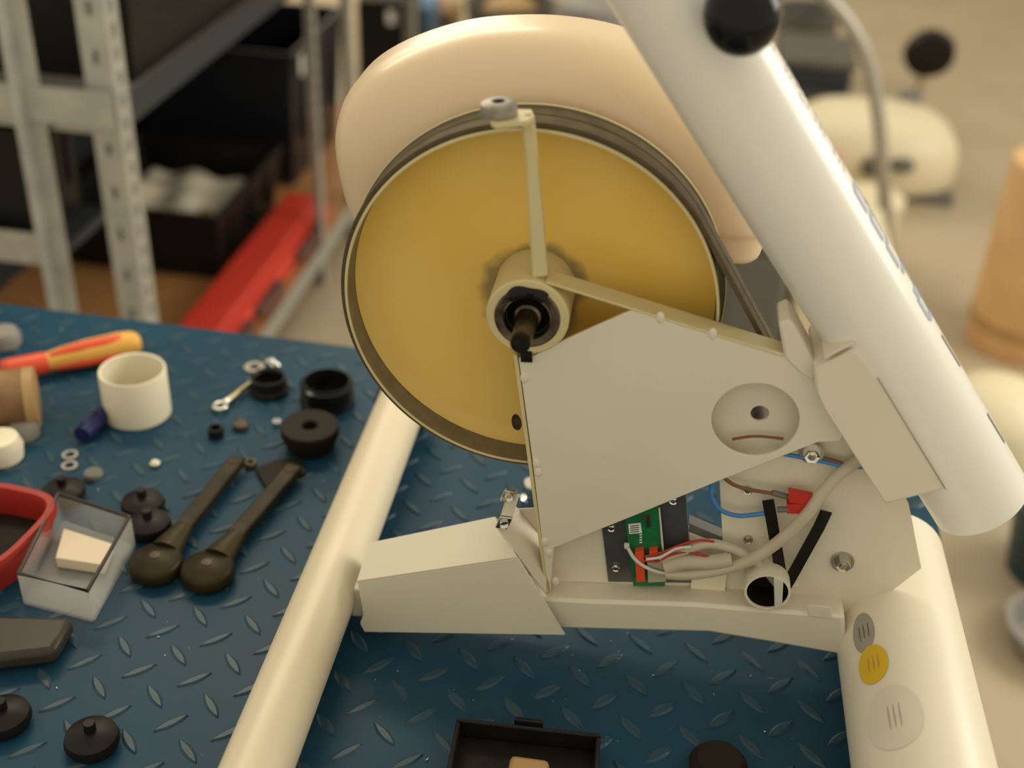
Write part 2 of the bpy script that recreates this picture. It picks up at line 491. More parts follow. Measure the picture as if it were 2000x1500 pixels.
# --- folded end bracket with clip nuts
e1, e2 = p3(972,1030,-.026), p3(992,968,.012)
e3, e4 = p3(1066,1040,.012), p3(1068,1160,-.022)
eb = slab('end_bracket', [e1, e2, Vector((e3.x, .012, e3.z-.012)), Vector((e4.x, -.022, e4.z))], .0016, 'cream_paint', bike)
slab('end_bracket_lip', [e1, e2, e2+Vector((.010, 0, .003)), e1+Vector((.010, 0, .003))], .0016, 'cream_paint', bike)
slab('end_bracket_wall', [p3(1005,995,.013), p3(1050,993,.013), p3(1062,1070,.013), p3(1052,1062,.013)], .002, 'cream_paint', bike)
def clip_nut(x, y, b):
    P = p3(x, y, b)
    o = box('clip_nut', -.0055, .0055, -.0015, .0015, -.007, .007, 'zinc', bike); o.location = P
    o.rotation_euler = (.2, .35, .35)
    d = fin('clip_thread', lathe_bm([(.0042, -.0035), (.0042, -.0016), (.0022, -.0016), (.0022, -.0006), (0, -.0006)], 16, 'y'), 'chrome', o)
clip_nut(984,1020,-.029); clip_nut(993,968,.006)

# --- welded box: front plate, back plate, flanges
FP, BPb = -.0125, .004
outer = [pb(x,y,FP) for x,y in [(1013,700),(1045,694),(1108,662),(1240,603),(1300,624),(1410,657),(1530,692),(1588,729),(1592,756),(1613,801),(1646,850),(1641,862),(1597,864),(1528,891),(1400,941),(1240,1007),(1082,1070),(1078,1110),(1075,1158),(1066,1120),(1040,900)]]
hc = pb(1475,821,FP)
plate = prism_b('front_plate', outer, FP, FP+.003, 'cream_paint', bike, [circle(hc[0], hc[1], .0338, 48)])
bouter = [pb(x,y,BPb) for x,y in [(1072,1137),(1150,1137),(1300,1146),(1400,1160),(1500,1185),(1650,1205),(1690,1195),(1800,1110),(1775,985),(1700,860),(1620,790),(1580,735),(1300,610),(1245,610),(1150,700),(1075,760)]]
h1 = pb(1484,808,BPb)
win = [pb(x,y,BPb) for x,y in [(1330,860),(1400,850),(1412,1066),(1345,1040)]]
prism_b('back_plate', bouter, BPb, BPb+.003, 'cream_paint', bike, [circle(h1[0], h1[1], .0072, 24), win])
# left flange
lf = [p3(1010,694,FP), p3(1072,1158,FP)]
slab('side_flange', [lf[0], lf[1], Vector((lf[1].x, BPb, lf[1].z)), Vector((lf[0].x, BPb, lf[0].z))], -.003, 'cream_bounce', bike)
# weld beads on the flange
def bead(x, y, b, r=.004, s=(1, .7, 1.6)):
    bm = bmesh.new(); bmesh.ops.create_uvsphere(bm, u_segments=12, v_segments=8, radius=r)
    o = fin('weld_bead', bm, 'cream_paint', bike, 80); o.location = p3(x, y, b); o.scale = s
for q in [(1024,738),(1048,905),(1051,922),(1064,1058),(1072,1080),(1085,1136),(1290,620),(1392,652),(1548,684)]: bead(*q, FP+.0005, .0034, (1.0, .6, 1.5))
# top bar from hub to the tube
bar = [pb(1066,549,FP), pb(1240,604,FP), pb(1530,693,FP)]
th = .0022
topbar = [bar[0], bar[2], (bar[2][0], bar[2][1]-th), (bar[0][0], bar[0][1]-th)]
prism_b('top_bar', topbar, FP-.0004, BPb+.004, 'cream_bounce', bike)
# flange plate towards the diagonal tube
prism_b('tube_flange', [pb(x,y,FP) for x,y in [(1520,630),(1541,621),(1552,634),(1600,722),(1588,742),(1560,724),(1530,694),(1527,668)]], FP-.002, BPb+.016, 'cream_paint', bike, bevel=.002)

# --- crank bearing shell
WC_A, WC_C, WR = .1895, .3255, .1506
SH_A, SH_C = pb(1031,621,-.015)
SH_A = (SH_A+WC_A)/2+.001; 
shell = lathe('bearing_shell', [(.0235, .044), (.032, .044), (.032, -.0135), (.0305, -.015), (.0245, -.015), (.0235, -.0135)], 'cream_bounce', bike, 'y', (SH_A, 0, SH_C), 72, close=True)
lathe('grease_ring', [(.0255, -.0152), (.0240, -.0162), (.0185, -.0148), (.0185, -.010), (.0255, -.010)], 'worn_steel', bike, 'y', (SH_A, 0, SH_C), 64, close=True)
lathe('bearing_ring', [(.0187, -.0130), (.0187, -.0158), (.0178, -.0162), (.0174, -.0150), (.0172, -.004), (.0187, -.004)], 'axle_steel', bike, 'y', (SH_A, 0, SH_C), 64, close=True)
lathe('bearing_seal', [(.0174, -.010), (.0165, -.0095), (.0145, -.0110), (.0120, -.0085), (.0105, -.0105), (.0085, -.008), (.0, -.008)], 'black_grease', bike, 'y', (SH_A, 0, SH_C), 64)
ax = lathe('crank_axle', [(0, 0), (.0085, 0), (.0085, -.018), (.0080, -.030), (.0078, -.046), (.0072, -.0475), (0, -.0475)], 'axle_steel', bike, 'y', (SH_A, -.008, SH_C), 40)
lathe('axle_end', [(0, -.0479), (.0074, -.0479), (.0079, -.0465), (.0079, -.043)], 'black_grease', ax, 'y', (0, 0, 0), 40)
lathe('axle_collar', [(.0086, -.001), (.0105, -.001), (.0105, -.006), (.0086, -.0075)], 'axle_steel', ax, 'y', (0, 0, 0), 40)
# lump of old grease on the upper rim of the shell
def grease():
    bm = bmesh.new(); n = 26; top, bot = [], []
    for i in range(n):
        t = i/(n-1); ang = math.radians(50+78*t)
        ro = .0258+.0012*math.sin(9*t+1)+.0014*math.sin(math.pi*t)
        ri_ = .0185
        top.append((bm.verts.new((ro*math.cos(ang), -.0152, ro*math.sin(ang))), bm.verts.new(((ro-.003)*math.cos(ang), -.0185, (ro-.003)*math.sin(ang))), bm.verts.new((ri_*math.cos(ang), -.0175, ri_*math.sin(ang))), bm.verts.new((ri_*math.cos(ang), -.012, ri_*math.sin(ang)))))
    for p, q in zip(top, top[1:]):
        for k in range(3): bm.faces.new((p[k], p[k+1], q[k+1], q[k]))
    bm.faces.new(top[0]); bm.faces.new(top[-1][::-1])
    o = fin('grease_lump', bm, 'black_grease', bike, 60); o.location = (SH_A, 0, SH_C)
grease()
fin('drain_gap', box_bm(-.004, .005, -.0014, .001, -.006, .004), 'black_grease', bike).location = p3(1027,693,-.014)

# --- belt wheel
WL = (WC_A, 0, WC_C)
wheel = lathe('belt_wheel', [(.1455, .0122), (.1475, .0122), (.1475, .0490), (.1525, .0500), (.1525, .0520), (.1400, .052), (.1400, .048), (.1450, .046), (.1453, .0135)], 'wheel_rim', bike, 'y', WL, 160, close=True)
lathe('wheel_disc', [(.0325, .0400), (.060, .0400), (.128, .0392), (.137, .0380), (.1449, .0350), (.1449, .0455), (.03, .0455)], 'wheel_disc_yellow', wheel, 'y', (0, 0, 0), 128, close=True)
lathe('wheel_lip', [(.1454, .0121), (.1457, .0112), (.1472, .0112), (.1478, .0121)], 'cream_bounce', wheel, 'y', (0, 0, 0), 160, close=True)
lathe('wheel_lip', [(.1526, .0498), (.1532, .0502), (.1532, .0522), (.1526, .0524)], 'cream_bounce', wheel, 'y', (0, 0, 0), 160, close=True)
# slot in the disc
P = p3(1009, 824, .040)
so = prism_b('disc_slot', [(x*.0042, z*.0085+.0) for x, z in circle(0, 0, 1, 20)], .0385, .0405, 'worn_steel', wheel); so.location = (P.x-WC_A, 0, P.z-WC_C); so.rotation_euler = (0, -.1, 0)
# --- belt around the wheel and down to the hidden small pulley
def belt():
    q1, q2 = pb(1412,478,.032), pb(1512,664,.032)
    d = Vector((q2[0]-q1[0], q2[1]-q1[1])).normalized()
    R = .1477
    n = Vector((-d.y, d.x))
    if n.x < 0: n = -n
    cw = Vector((WC_A, WC_C))
    tp = cw+n*R                                # tangent point on the wheel, upper right
    r2 = .026
    end = tp+d*.20
    c2 = end-n*r2
    # lower tangent: from the wheel to the small pulley, crossing nothing
    pts = []
    a_start = math.atan2(n.y, n.x)
    # external tangents of two circles
    dv = c2-cw; L = dv.length; base = math.atan2(dv.y, dv.x); off = math.acos((R-r2)/L)
    a1, a2 = base+off, base-off
    for i in range(97):
        t = a1+(2*math.pi-(a1-a2))*i/96
        pts.append((cw.x+R*math.cos(t), cw.y+R*math.sin(t)))
    for i in range(25):
        t = a2+(a1-a2)*i/24
        pts.append((c2.x+r2*math.cos(t), c2.y+r2*math.sin(t)))
    m = len(pts); bm = bmesh.new(); rings = []
    cen = sum((Vector(p) for p in pts), Vector((0, 0)))/m
    for i, p in enumerate(pts):
        p0 = Vector(pts[i-1]); p1 = Vector(pts[(i+1) % m]); tn = (p1-p0).normalized(); nn = Vector((tn.y, -tn.x))
        o = Vector(p)
        prof = [(0, .0150), (.0038, .0150), (.0038, .0315), (.0024, .0324), (.0024, .0334), (.0038, .0343), (.0038, .0486), (0, .0486)]
        rings.append([bm.verts.new((o.x+nn.x*h, b, o.y+nn.y*h)) for h, b in prof])
    for i in range(m):
        A, B_ = rings[i], rings[(i+1) % m]
        for k in range(8): bm.faces.new((A[k], A[(k+1) % 8], B_[(k+1) % 8], B_[k]))
    fin('drive_belt', bm, 'belt_rubber', bike, 30)
    lathe('small_pulley', [(0, .016), (.0255, .016), (.0255, .050), (0, .050)], 'worn_steel', bike, 'y', (c2.x, 0, c2.y), 40)
belt()

# --- sensor arm: upright bar with a tab and bolt on top
ab = -.004
armpts = [(1042,545),(1074,545),(1061,400),(1050,300),(1046,236),(1036,214),(1024,236),(1022,250),(1030,330),(1038,440)]
arm = prism_b('sensor_arm', [pb(*q, ab) for q in [(1040,540),(1072,536),(1060,400),(1051,300),(1047,250),(1044,228),(1036,216),(1022,222),(1020,246),(1027,300),(1032,400)]], ab-.005, ab+.001, 'cream_bounce', bike, bevel=.002)
ct = pb(1036, 222, ab)[1]
tabq = [pc(x, y, ct) for x, y in [(958,236),(966,242),(1030,236),(1044,226),(1038,213),(965,212),(956,222)]]
slab('arm_tab', tabq, -.004, 'cream_bounce', arm)
bp_ = pc(975, 224, ct)
bolt = lathe('tab_bolt', [(.0050, .0062), (.0050, .0100), (.0100, .0100), (.0128, .0085), (.0132, .0065), (.0132, .0005), (.012, 0), (0, 0)], 'grey_bolt', arm, 'z', bp_, 36)
lathe('bolt_socket', [(0, .0065), (.0049, .0065), (.0049, .0085)], 'black_grease', bolt, 'z', (0, 0, 0), 6)

# --- plastic housing half behind the wheel
def housing():
    px = [(655,285),(660,230),(680,180),(725,132),(800,92),(900,62),(1000,52),(1100,55),(1200,73),(1300,112),(1400,185),(1470,290),(1508,425),(1500,455),(1482,500),(1455,496),(1420,480),(1330,560),(1150,640),(900,600),(760,520),(715,455),(688,420),(668,360)]
    bsil = .115
    out = [Vector(pb(x, y, bsil)) for x, y in px]
    # resample smoothly
    P = []
    k = len(out)
    for i in range(k):
        p0, p1, p2, p3_ = out[i-1], out[i], out[(i+1) % k], out[(i+2) % k]
        for s in range(4):
            t = s/4
            P.append(.5*((2*p1)+(p2-p0)*t+(2*p0-5*p1+4*p2-p3_)*t*t+(3*p1-p0-3*p2+p3_)*t**3))
    c = Vector(pb(1060, 330, bsil))
    bm = bmesh.new(); rings = []
    prof = [(1.0, .150), (1.0, .120), (.99, .1085), (.965, .0985), (.93, .090), (.87, .0815), (.78, .0745), (.65, .069), (.5, .0655), (.3, .063), (.12, .062)]
    for s, b in prof:
        rings.append([bm.verts.new((c.x+(p.x-c.x)*s, b, c.y+(p.y-c.y)*s)) for p in P])
    n = len(P)
    for A, B_ in zip(rings, rings[1:]):
        for i in range(n): bm.faces.new((A[i], B_[i], B_[(i+1) % n], A[(i+1) % n]))
    bm.faces.new(rings[-1]); bm.faces.new(rings[0][::-1])
    fin('plastic_housing', bm, 'cover_plastic', bike, 60)
housing()

# --- diagonal tube
TB0 = .012
d0, d1 = p3(1232, -150, TB0), p3(1915, 977, TB0)
dtube = tube('diagonal_tube', [d0, d1], .0395, 'white_paint', bike, 64, curve=False)
dax = (d1-d0).normalized()
nb = Vector((0, -1, 0)); nu = dax.cross(nb).normalized()
if nu.z < 0: nu = -nu
DL = (d1-d0).length
def on_tube(s, th, lift=.0004):
    """th measured from the side facing the bench front round to the top"""
    return d0+dax*s+(nb*math.cos(th)+nu*math.sin(th))*(.0395+lift)
def s_of(x, y):
    p = p3(x, y, TB0); return (p-d0).dot(dax)
def strip(name, poly, m):
    """poly: list of (s, th) of a printed stroke"""
    bm = bmesh.new()
    vs = [bm.verts.new(on_tube(s, t)) for s, t in poly]
    bm.faces.new(vs)
    return fin(name, bm, m, dtube, None)
def stroke(p, q, wid, m):
    (s0, t0), (s1, t1) = p, q
    k = 4; ds, dt = s1-s0, (t1-t0)*.0395; L = math.hypot(ds, dt); ns, nt_ = -dt/L*wid/2, ds/L*wid/2/.0395
    bm = bmesh.new(); A = []
    for i in range(k+1):
        u = i/k; s = s0+(s1-s0)*u; t = t0+(t1-t0)*u
        A.append((bm.verts.new(on_tube(s+ns, t+nt_)), bm.verts.new(on_tube(s-ns, t-nt_))))
    for a, b in zip(A, A[1:]): bm.faces.new((a[0], a[1], b[1], b[0]))
    return fin('printed_letter_stroke', bm, m, dtube, None)
T0, T1 = math.radians(74), math.radians(112)
s_a, s_b, s_c, s_d = s_of(1440,130), s_of(1600,360), s_of(1615,385), s_of(1775,640)
# thin line lettering (narrow zig-zag strokes), then heavy letters further down
z = s_a; lw = (s_b-s_a)/9
shapes = [[(0,0),(.1,1),(.7,1)], [(0,1),(.5,0),(.9,1)], [(0,0),(.15,1),(.75,.2),(.85,1)], [(.1,1),(.7,1),(.1,0),(.8,0)], [(.1,0),(.2,1)], [(0,0),(.1,1),(.7,.1),(.8,1)], [(.1,0),(.3,1),(.8,1)], [(0,1),(.4,0),(.8,1)], [(0,0),(.2,1),(.7,0)]]
for i, sh in enumerate(shapes):
    for p, q in zip(sh, sh[1:]):
        stroke((s_a+lw*(i+p[0]), T0+(T1-T0)*p[1]), (s_a+lw*(i+q[0]), T0+(T1-T0)*q[1]), .0016, 'letter_pale')
lw = (s_d-s_c)/5
heavy = [[(0,0,.8,0),(0,.5,.8,.5),(0,1,.8,1),(0,0,0,.5),(.8,.5,.8,1)], [(0,0,.8,0),(0,.5,.8,.5),(0,1,.8,1),(0,0,0,1)], [(0,0,.8,0),(0,1,.8,1),(0,0,0,1)], [(0,0,0,1),(.8,0,.8,1),(0,1,.8,1),(0,.5,.8,.5)], [(0,0,.8,0),(0,.5,.8,.5),(.8,0,.8,1),(0,0,0,1)]]
for i, sh in enumerate(heavy):
    for a, b, c, d in sh:
        stroke((s_c+lw*(i+a), T0+(T1-T0)*b), (s_c+lw*(i+c)+1e-4, T0+(T1-T0)*d+1e-4), .0052, 'letter_blue')
# slots further down the tube
for xy in ((1828,690),(1915,840)):
    s = s_of(*xy); strip('tube_slot', [(s-.016, math.radians(78)), (s+.016, math.radians(80)), (s+.016, math.radians(85)), (s-.016, math.radians(83))], 'device_dark')
# knob on the tube
kp = p3(1450, 30, -.045)
kb = lathe('clamp_knob', [(0, .036), (.012, .035), (.024, .030), (.033, .018), (.0355, .004), (.034, -.010), (.028, -.022), (.016, -.030), (0, -.031)], 'black_shiny', bike, 'y', kp, 48, smooth=80)
kb.scale = (.70, .68, .72)
tp_ = d0+dax*((kp-d0).dot(dax))
tube('knob_stem', [kp+Vector((0,.02,0)), tp_], .007, 'zinc', kb.parent, 20, curve=False)

# --- clamp block on the tube
blk = [pb(x,y,-.027) for x,y in [(1590,722),(1668,680),(1690,705),(1718,745),(1848,955),(1730,986),(1610,800),(1592,760)]]
prism_b('tube_block', blk, -.027, .040, 'cream_paint', bike, bevel=.002)
slab('block_seam', [p3(1713,738,-.0275), p3(1846,956,-.0275), p3(1848,956,-.0275), p3(1715,738,-.0275)], .0004, 'device_dark', bike)
slab('block_top_lip', [p3(1612,702,-.029), p3(1668,672,-.029), Vector((p3(1668,672,-.029).x, .03, p3(1668,672,-.029).z)), Vector((p3(1612,702,-.029).x, .03, p3(1612,702,-.029).z))], .002, 'cream_paint', bike)

# --- electronics in the opening
gs = prism_b('mounting_sheet', [pb(x,y,.002) for x,y in [(1172,1000),(1338,925),(1345,1045),(1352,1138),(1188,1136)]], .0015, .0035, 'grey_sheet', bike)
def screw(x, y, b, r, m='zinc', parent=None):
    o = fin('screw_head', lathe_bm([(0, -.0022), (r*.55, -.0022), (r*.6, -.0012), (r, -.0018), (r, 0), (0, 0)], 20, 'y'), m, parent or bike); o.location = p3(x, y, b); return o
for q in [(1203,1108),(1194,1030),(1315,977)]: screw(*q, .001, .0035, 'chrome')
pcb = prism_b('circuit_board', [pb(x,y,-.004) for x,y in [(1217,985),(1284,975),(1294,1075),(1299,1145),(1237,1145)]], -.004, -.0025, 'pcb_green', bike, bevel=0)
def flat(name, px, b, m, parent, t=.0006):
    return prism_b(name, [pb(x,y,b) for x,y in px], b, b+t, m, parent, bevel=0)
bl = flat('paper_label', [(1227,1024),(1251,1022),(1254,1041),(1229,1043)], -.0047, 'label_white', pcb)
for k in range(4): flat('printed_line', [(1231,1027+k*4),(1248,1025.5+k*4),(1248,1027+k*4),(1231,1028.5+k*4)], -.0049, 'ink', pcb, .0002)
flat('chip', [(1262,1008),(1268,1007),(1270,1030),(1263,1031)], -.0052, 'ink', pcb, .001)
flat('gold_contact', [(1256,1007),(1270,1005),(1271,1015),(1257,1017)], -.0049, 'gold', pcb, .0008)
for k in range(4): flat('solder_pin', [(1249,1044+k*5),(1254,1043.5+k*5),(1254,1045.5+k*5),(1249,1046+k*5)], -.0048, 'label_white', pcb, .0006)
flat('board_edge', [(1286,992),(1289,991),(1297,1075),(1293,1076)], -.0046, 'wire_white', pcb, .0006)
flat('red_connector', [(1240,1078),(1257,1076),(1260,1136),(1243,1137)], -.0105, 'orange_red', pcb, .006)
flat('red_connector', [(1268,1077),(1284,1075),(1285,1091),(1269,1093)], -.0105, 'orange_red', pcb, .006)
flat('white_plug', [(1264,1098),(1298,1096),(1301,1136),(1266,1138)], -.009, 'sleeve', pcb, .005)
flat('white_socket', [(1219,1064),(1229,1064),(1229,1072),(1220,1072)], -.006, 'label_white', pcb, .003)
def wire(name, pts, b, r, m, flatn=1.0):
    P = []
    for q in pts:
        P.append(p3(q[0], q[1], q[2] if len(q) > 2 else b))
    return tube(name, P, r, m, bike, 10, flatn)
wire('white_lead', [(1226,1070),(1240,1092),(1262,1108),(1290,1118),(1330,1122)], -.012, .0016, 'wire_white')
wire('red_wire', [(1258,1095),(1285,1096),(1310,1084),(1345,1078),(1385,1088)], -.012, .0011, 'wire_red')
wire('white_lead', [(1262,1092),(1290,1088),(1320,1072),(1350,1068)], -.012, .0014, 'wire_white')
wire('red_wire', [(1260,1087),(1295,1078),(1330,1064),(1366,1055),(1395,1058)], -.011, .0011, 'wire_red')
wire('cable_sleeve', [(1300,1120),(1340,1122),(1400,1114),(1450,1100),(1500,1073),(1545,1036),(1580,1000),(1604,965,-.010),(1640,925,-.006),(1690,890,-.004)], -.014, .0052, 'sleeve')
wire('cable_sleeve', [(1290,1092),(1330,1078),(1380,1062),(1420,1068),(1450,1080),(1490,1108),(1520,1142)], -.009, .0042, 'sleeve', 1.0)
wire('cable_sleeve', [(1300,1108),(1340,1098),(1385,1098),(1430,1092)], -.012, .0068, 'sleeve', 1.0)
flat('lit_gap_patch', [(1352,1120),(1420,1112),(1414,1172),(1348,1160)], .0005, 'ivory_plastic', bike, .001)  # pale patch painted as the warm-lit surface behind an opening
flat('window_bar', [(1346,1022),(1412,1050),(1413,1066),(1346,1045)], .005, 'device_dark', bike, .012)
wire('brown_wire', [(1405,925),(1430,945),(1462,956),(1510,964),(1540,972)], -.006, .0016, 'wire_brown')
wire('brown_wire_boot', [(1508,962),(1545,972)], -.006, .0026, 'device_dark')
wire('blue_wire', [(1390,940),(1390,970),(1408,996),(1440,1007),(1475,1005),(1505,1000)], -.006, .0019, 'wire_blue')
flat('red_terminal', [(1540,960),(1588,970),(1578,986),(1541,982)], -.011, 'red_plastic', bike, .006)
flat('red_terminal', [(1537,985),(1577,985),(1566,1004),(1537,1003)], -.011, 'red_plastic', bike, .006)
wire('terminal_boot', [(1518,995),(1540,995)], -.009, .0026, 'device_dark')
wire('blue_wire', [(1515,884),(1560,892),(1610,902),(1650,910),(1700,913)], -.004, .0019, 'wire_blue')
wire('brown_wire', [(1590,890),(1625,899),(1660,908),(1700,904)], -.003, .0016, 'wire_brown')
wire('brown_wire', [(1430,858),(1475,852),(1530,857)], -.002, .0012, 'wire_brown')
def strap(name, pts, b, wd, m):
    P = [p3(x, y, b) for x, y in pts]; bm = bmesh.new(); A = []
    for i, p in enumerate(P):
        t = (P[min(i+1, len(P)-1)]-P[max(i-1, 0)]).normalized(); s = t.cross(Vector((0, 1, 0))).normalized()*wd/2
        A.append([bm.verts.new(p+s), bm.verts.new(p-s), bm.verts.new(p-s+Vector((0, .0015, 0))), bm.verts.new(p+s+Vector((0, .0015, 0)))])
    for a, c in zip(A, A[1:]):
        for k in range(4): bm.faces.new((a[k], a[(k+1) % 4], c[(k+1) % 4], c[k]))
    bm.faces.new(A[0]); bm.faces.new(A[-1][::-1])
    return fin(name, bm, m, bike, 30)
strap('cable_tie', [(1500,978),(1506,1010),(1512,1045),(1520,1090),(1530,1148)], -.008, .0095, 'black_plastic')
strap('cable_tie', [(1614,1000),(1600,1030),(1575,1075),(1553,1115),(1534,1148)], -.0085, .0095, 'black_plastic')
screw(1460,957,.003,.0038); screw(1461,1053,.003,.0038); screw(1512,1121,.003,.003,'label_white'); screw(1555,1138,.003,.003,'label_white')
def hexnut(x, y, b, r, m):
    o = fin('hex_bolt', lathe_bm([(0, -.003), (r*1.45, -.003), (r*1.5, -.0015), (r*1.5, 0), (0, 0)], 28, 'y'), 'zinc', bike); o.location = p3(x, y, b)
    h = fin('bolt_head', lathe_bm([(0, -.009), (r*.45, -.009), (r*.5, -.0075), (r*.9, -.0085), (r, -.0075), (r, -.003), (0, -.003)], 6, 'y'), m, o, 20)
    return o
hexnut(1645,1095,.004,.0066,'zinc'); hexnut(1585,882,-.002,.0066,'chrome')
# open pipe end
pe = p3(1499,1157,-.024)+Vector((0, .028, 0))
lathe('pipe_end', [(.0172, 0), (.0192, 0), (.0192, -.028), (.0172, -.028)], 'cream_paint', bike, 'y', pe, 40, close=True)
lathe('pipe_bore', [(.0170, -.0265), (.0170, -.002), (0, -.002)], 'black_rubber', bike, 'y', pe, 40)
slab('pipe_strap', [pe+Vector((.004,-.029,.017)), pe+Vector((.012,-.029,.014)), pe+Vector((.013,-.029,-.013)), pe+Vector((.007,-.029,-.0175))], .001, 'wire_white', bike)
slab('beam_tab', [p3(1575,1180,-.0205), p3(1622,1185,-.0205), p3(1626,1207,-.0205), p3(1580,1202,-.0205)], -.0008, 'cream_paint', bike)

# --- stickers on the thick tube
def th_of(x, y):
    """angle and depth where a sight line meets the rear tube"""
    q = ray(x, y); o = CAM-BO
    oa, ob, oc = o@BA, o@BB, o@BK; da, db, dc = q@BA, q@BB, q@BK
    ex, ez = oa-RT_A, oc-RT_C
    A = da*da+dc*dc; Bq = 2*(ex*da+ez*dc); Cq = ex*ex+ez*ez-RT_R**2
    D = max(Bq*Bq-4*A*Cq, 0); t = (-Bq-math.sqrt(D))/(2*A)
    return math.atan2(ez+t*dc, ex+t*da), ob+t*db
for (x, y), rt, rb, m, nm, lf_ in (((1686,1236), .20, .023, 'sticker_grey', 'grey_oval_sticker', .0005), ((1705,1298), .25, .021, 'sticker_yellow', 'yellow_oval_sticker', .0010), ((1745,1400), .42, .032, 'sticker_pale', 'pale_round_sticker', .0005)):
    t_, b_ = th_of(x, y)
    st = cyl_patch(nm, RT_A, RT_C, RT_R, t_, b_, rt, rb, m, rear, lift=lf_)
    for k in (-.10, -.02, .06):
        cyl_patch('printed_line', RT_A, RT_C, RT_R, t_+k, b_, .008, rb*.4, {'sticker_grey': 'device_dark', 'sticker_yellow': 'tan_wood', 'sticker_pale': 'sticker_grey'}[m], st, 12, lift=lf_+.0004)

# ================================================================== things on the bench
def at(x, y, h=0): return hz(x, y, h)
def lug_h(): return .0016
HB = .0017                                                     # things lie on top of the raised lugs

def thing_lathe(name, profile, m, x, y, label, cat, group=None, seg=48, tilt=(0,0,0), close=False):
    o = lathe(name, profile, m, None, 'z', at(x, y, HB)+Vector((0, 0, 0)), seg, close)
    o.rotation_euler = tilt
    return tag(o, label, cat, group)

thing_lathe('plastic_sleeve', [(.0345, .058), (.0365, .0585), (.0375, .057), (.0375, .0), (.034, 0), (.034, .004), (.0345, .005)], 'ivory_plastic', 270, 805, 'cream plastic sleeve standing open end up beside the screwdriver', 'sleeve', seg=64, close=True)

# screwdriver
h0, h1 = at(268,668,.020), at(70,712,.018)
sd = empty('screwdriver', h0-Vector((0,0,.018))); tag(sd, 'red and yellow handled screwdriver lying beside the cream sleeve', 'screwdriver')
dirv = (h1-h0); dl = dirv.length; dirv.normalize()
def along(t, dz=0): return Vector((dirv.x*t, dirv.y*t, .018+dirv.z*t+dz))
def rad_tube(name, prof, m, parent, seg=24):
    return fin(name, tube_bm([along(t) for t, r in prof], [r for t, r in prof], seg), m, parent, 60)
hb = rad_tube('handle_core', [(-.004,.008),(0,.0125),(.006,.0155),(.02,.0172),(.06,.0170),(.09,.0145),(.105,.0120),(.112,.0125)], 'yellow_plastic', sd)
hr = rad_tube('handle_ferrule', [(.106,.0119),(.112,.0135),(.135,.0140),(.150,.0145),(.158,.014),(.160,.010)], 'orange_red', sd)
side = dirv.cross(Vector((0,0,1))).normalized()
for ang in (20, 110, 200, 290):
    a = math.radians(ang); off = side*math.cos(a)+Vector((0,0,1))*math.sin(a)
    prof = [(.010,.002),(.02,.007),(.04,.0085),(.07,.008),(.092,.0055),(.104,.003)]
    fin('handle_grip', tube_bm([along(t)+off*.0108 for t, r in prof], [r for t, r in prof], 14), 'orange_red', sd, 60)
rad_tube('shaft_insulation', [(.158,.0055),(.22,.0055),(.26,.005)], 'red_plastic', sd)
rad_tube('blade', [(.26,.0034),(.30,.0034),(.31,.003)], 'zinc', sd)

# brown lump at the left border with grey and pale ends
bt = empty('brown_roll', at(20,800,0)); tag(bt, 'brown cardboard roll with grey end at the left border of the bench', 'roll')
p0, p1 = at(-60,790,.034)-bt.location, at(66,775,.034)-bt.location
fin('roll_body', tube_bm([p0, p1], .034, 32), 'brown_card', bt)
fin('roll_cap', tube_bm([p1-(p1-p0)*.12, p1+(p1-p0)*.05], .0345, 32), 'tan_wood', bt)
o = thing_lathe('grey_stopper', [(0,0),(.016,0),(.017,.012),(.014,.020),(0,.021)], 'grey_item', 50, 850, 'light grey round cap in front of the brown roll', 'cap')
o = thing_lathe('beige_puck', [(0,0),(.022,0),(.024,.014),(.020,.026),(0,.028)], 'ivory_plastic', 5, 893, 'beige cap below the grey cap at the left border', 'cap')
o = thing_lathe('pale_puck', [(0,0),(.020,0),(.021,.012),(.017,.020),(0,.021)], 'grey_item', 10, 672, 'pale grey cap lying above the screwdriver shaft at the left border', 'cap')
# blue pen cap
c0, c1 = at(160,850,.012), at(203,806,.012)
o = empty('blue_marker', c0-Vector((0,0,.0105))); tag(o, 'dark blue plastic cap lying left of the cream sleeve', 'cap')
L0 = Vector((0,0,.0105)); v = c1-c0
fin('cap_body', tube_bm([L0, L0+v*.5, L0+v], [.010,.0105,.0085], 20), 'navy_plastic', o)
fin('cap_clip', tube_bm([L0+v*.1+Vector((0,0,.0105)), L0+v*.7+Vector((0,0,.0115))], .002, 8), 'navy_plastic', o)

# black open cap with the rod-eye leaning on it
thing_lathe('round_plug', [(.0165,.016),(.0185,.0195),(.0205,.0195),(.0210,.017),(.0215,.006),(.0235,.004),(.0235,0),(0,0),(0,.004),(.0155,.004),(.0165,.010)], 'black_plastic', 526, 762, 'shallow black open cap with a step inside, beside the threaded eye bolt', 'cap', close=False)
eb0, eb1 = at(430,793,.006), at(492,746,.009)
ey = empty('eye_bolt', eb0-Vector((0,0,.0055))); tag(ey, 'steel eye bolt with a brass coloured shank lying by the black cap', 'eye bolt')
bm = bmesh.new()
ring = [Vector((.0075*math.cos(t*math.pi/12), .0075*math.sin(t*math.pi/12), .0055)) for t in range(24)]
rr = []
for i, p in enumerate(ring):
    rad = Vector((p.x, p.y, 0)).normalized()
    rr.append([bm.verts.new(p+rad*(.0024*math.cos(k*math.pi/4))+Vector((0,0,.0024*math.sin(k*math.pi/4)))) for k in range(8)])
for i in range(24):
    for k in range(8): bm.faces.new((rr[i][k], rr[i][(k+1)%8], rr[(i+1)%24][(k+1)%8], rr[(i+1)%24][k]))
fin('eye', bm, 'chrome', ey, 60)
v = eb1-eb0; q = Vector((0,0,.0055))
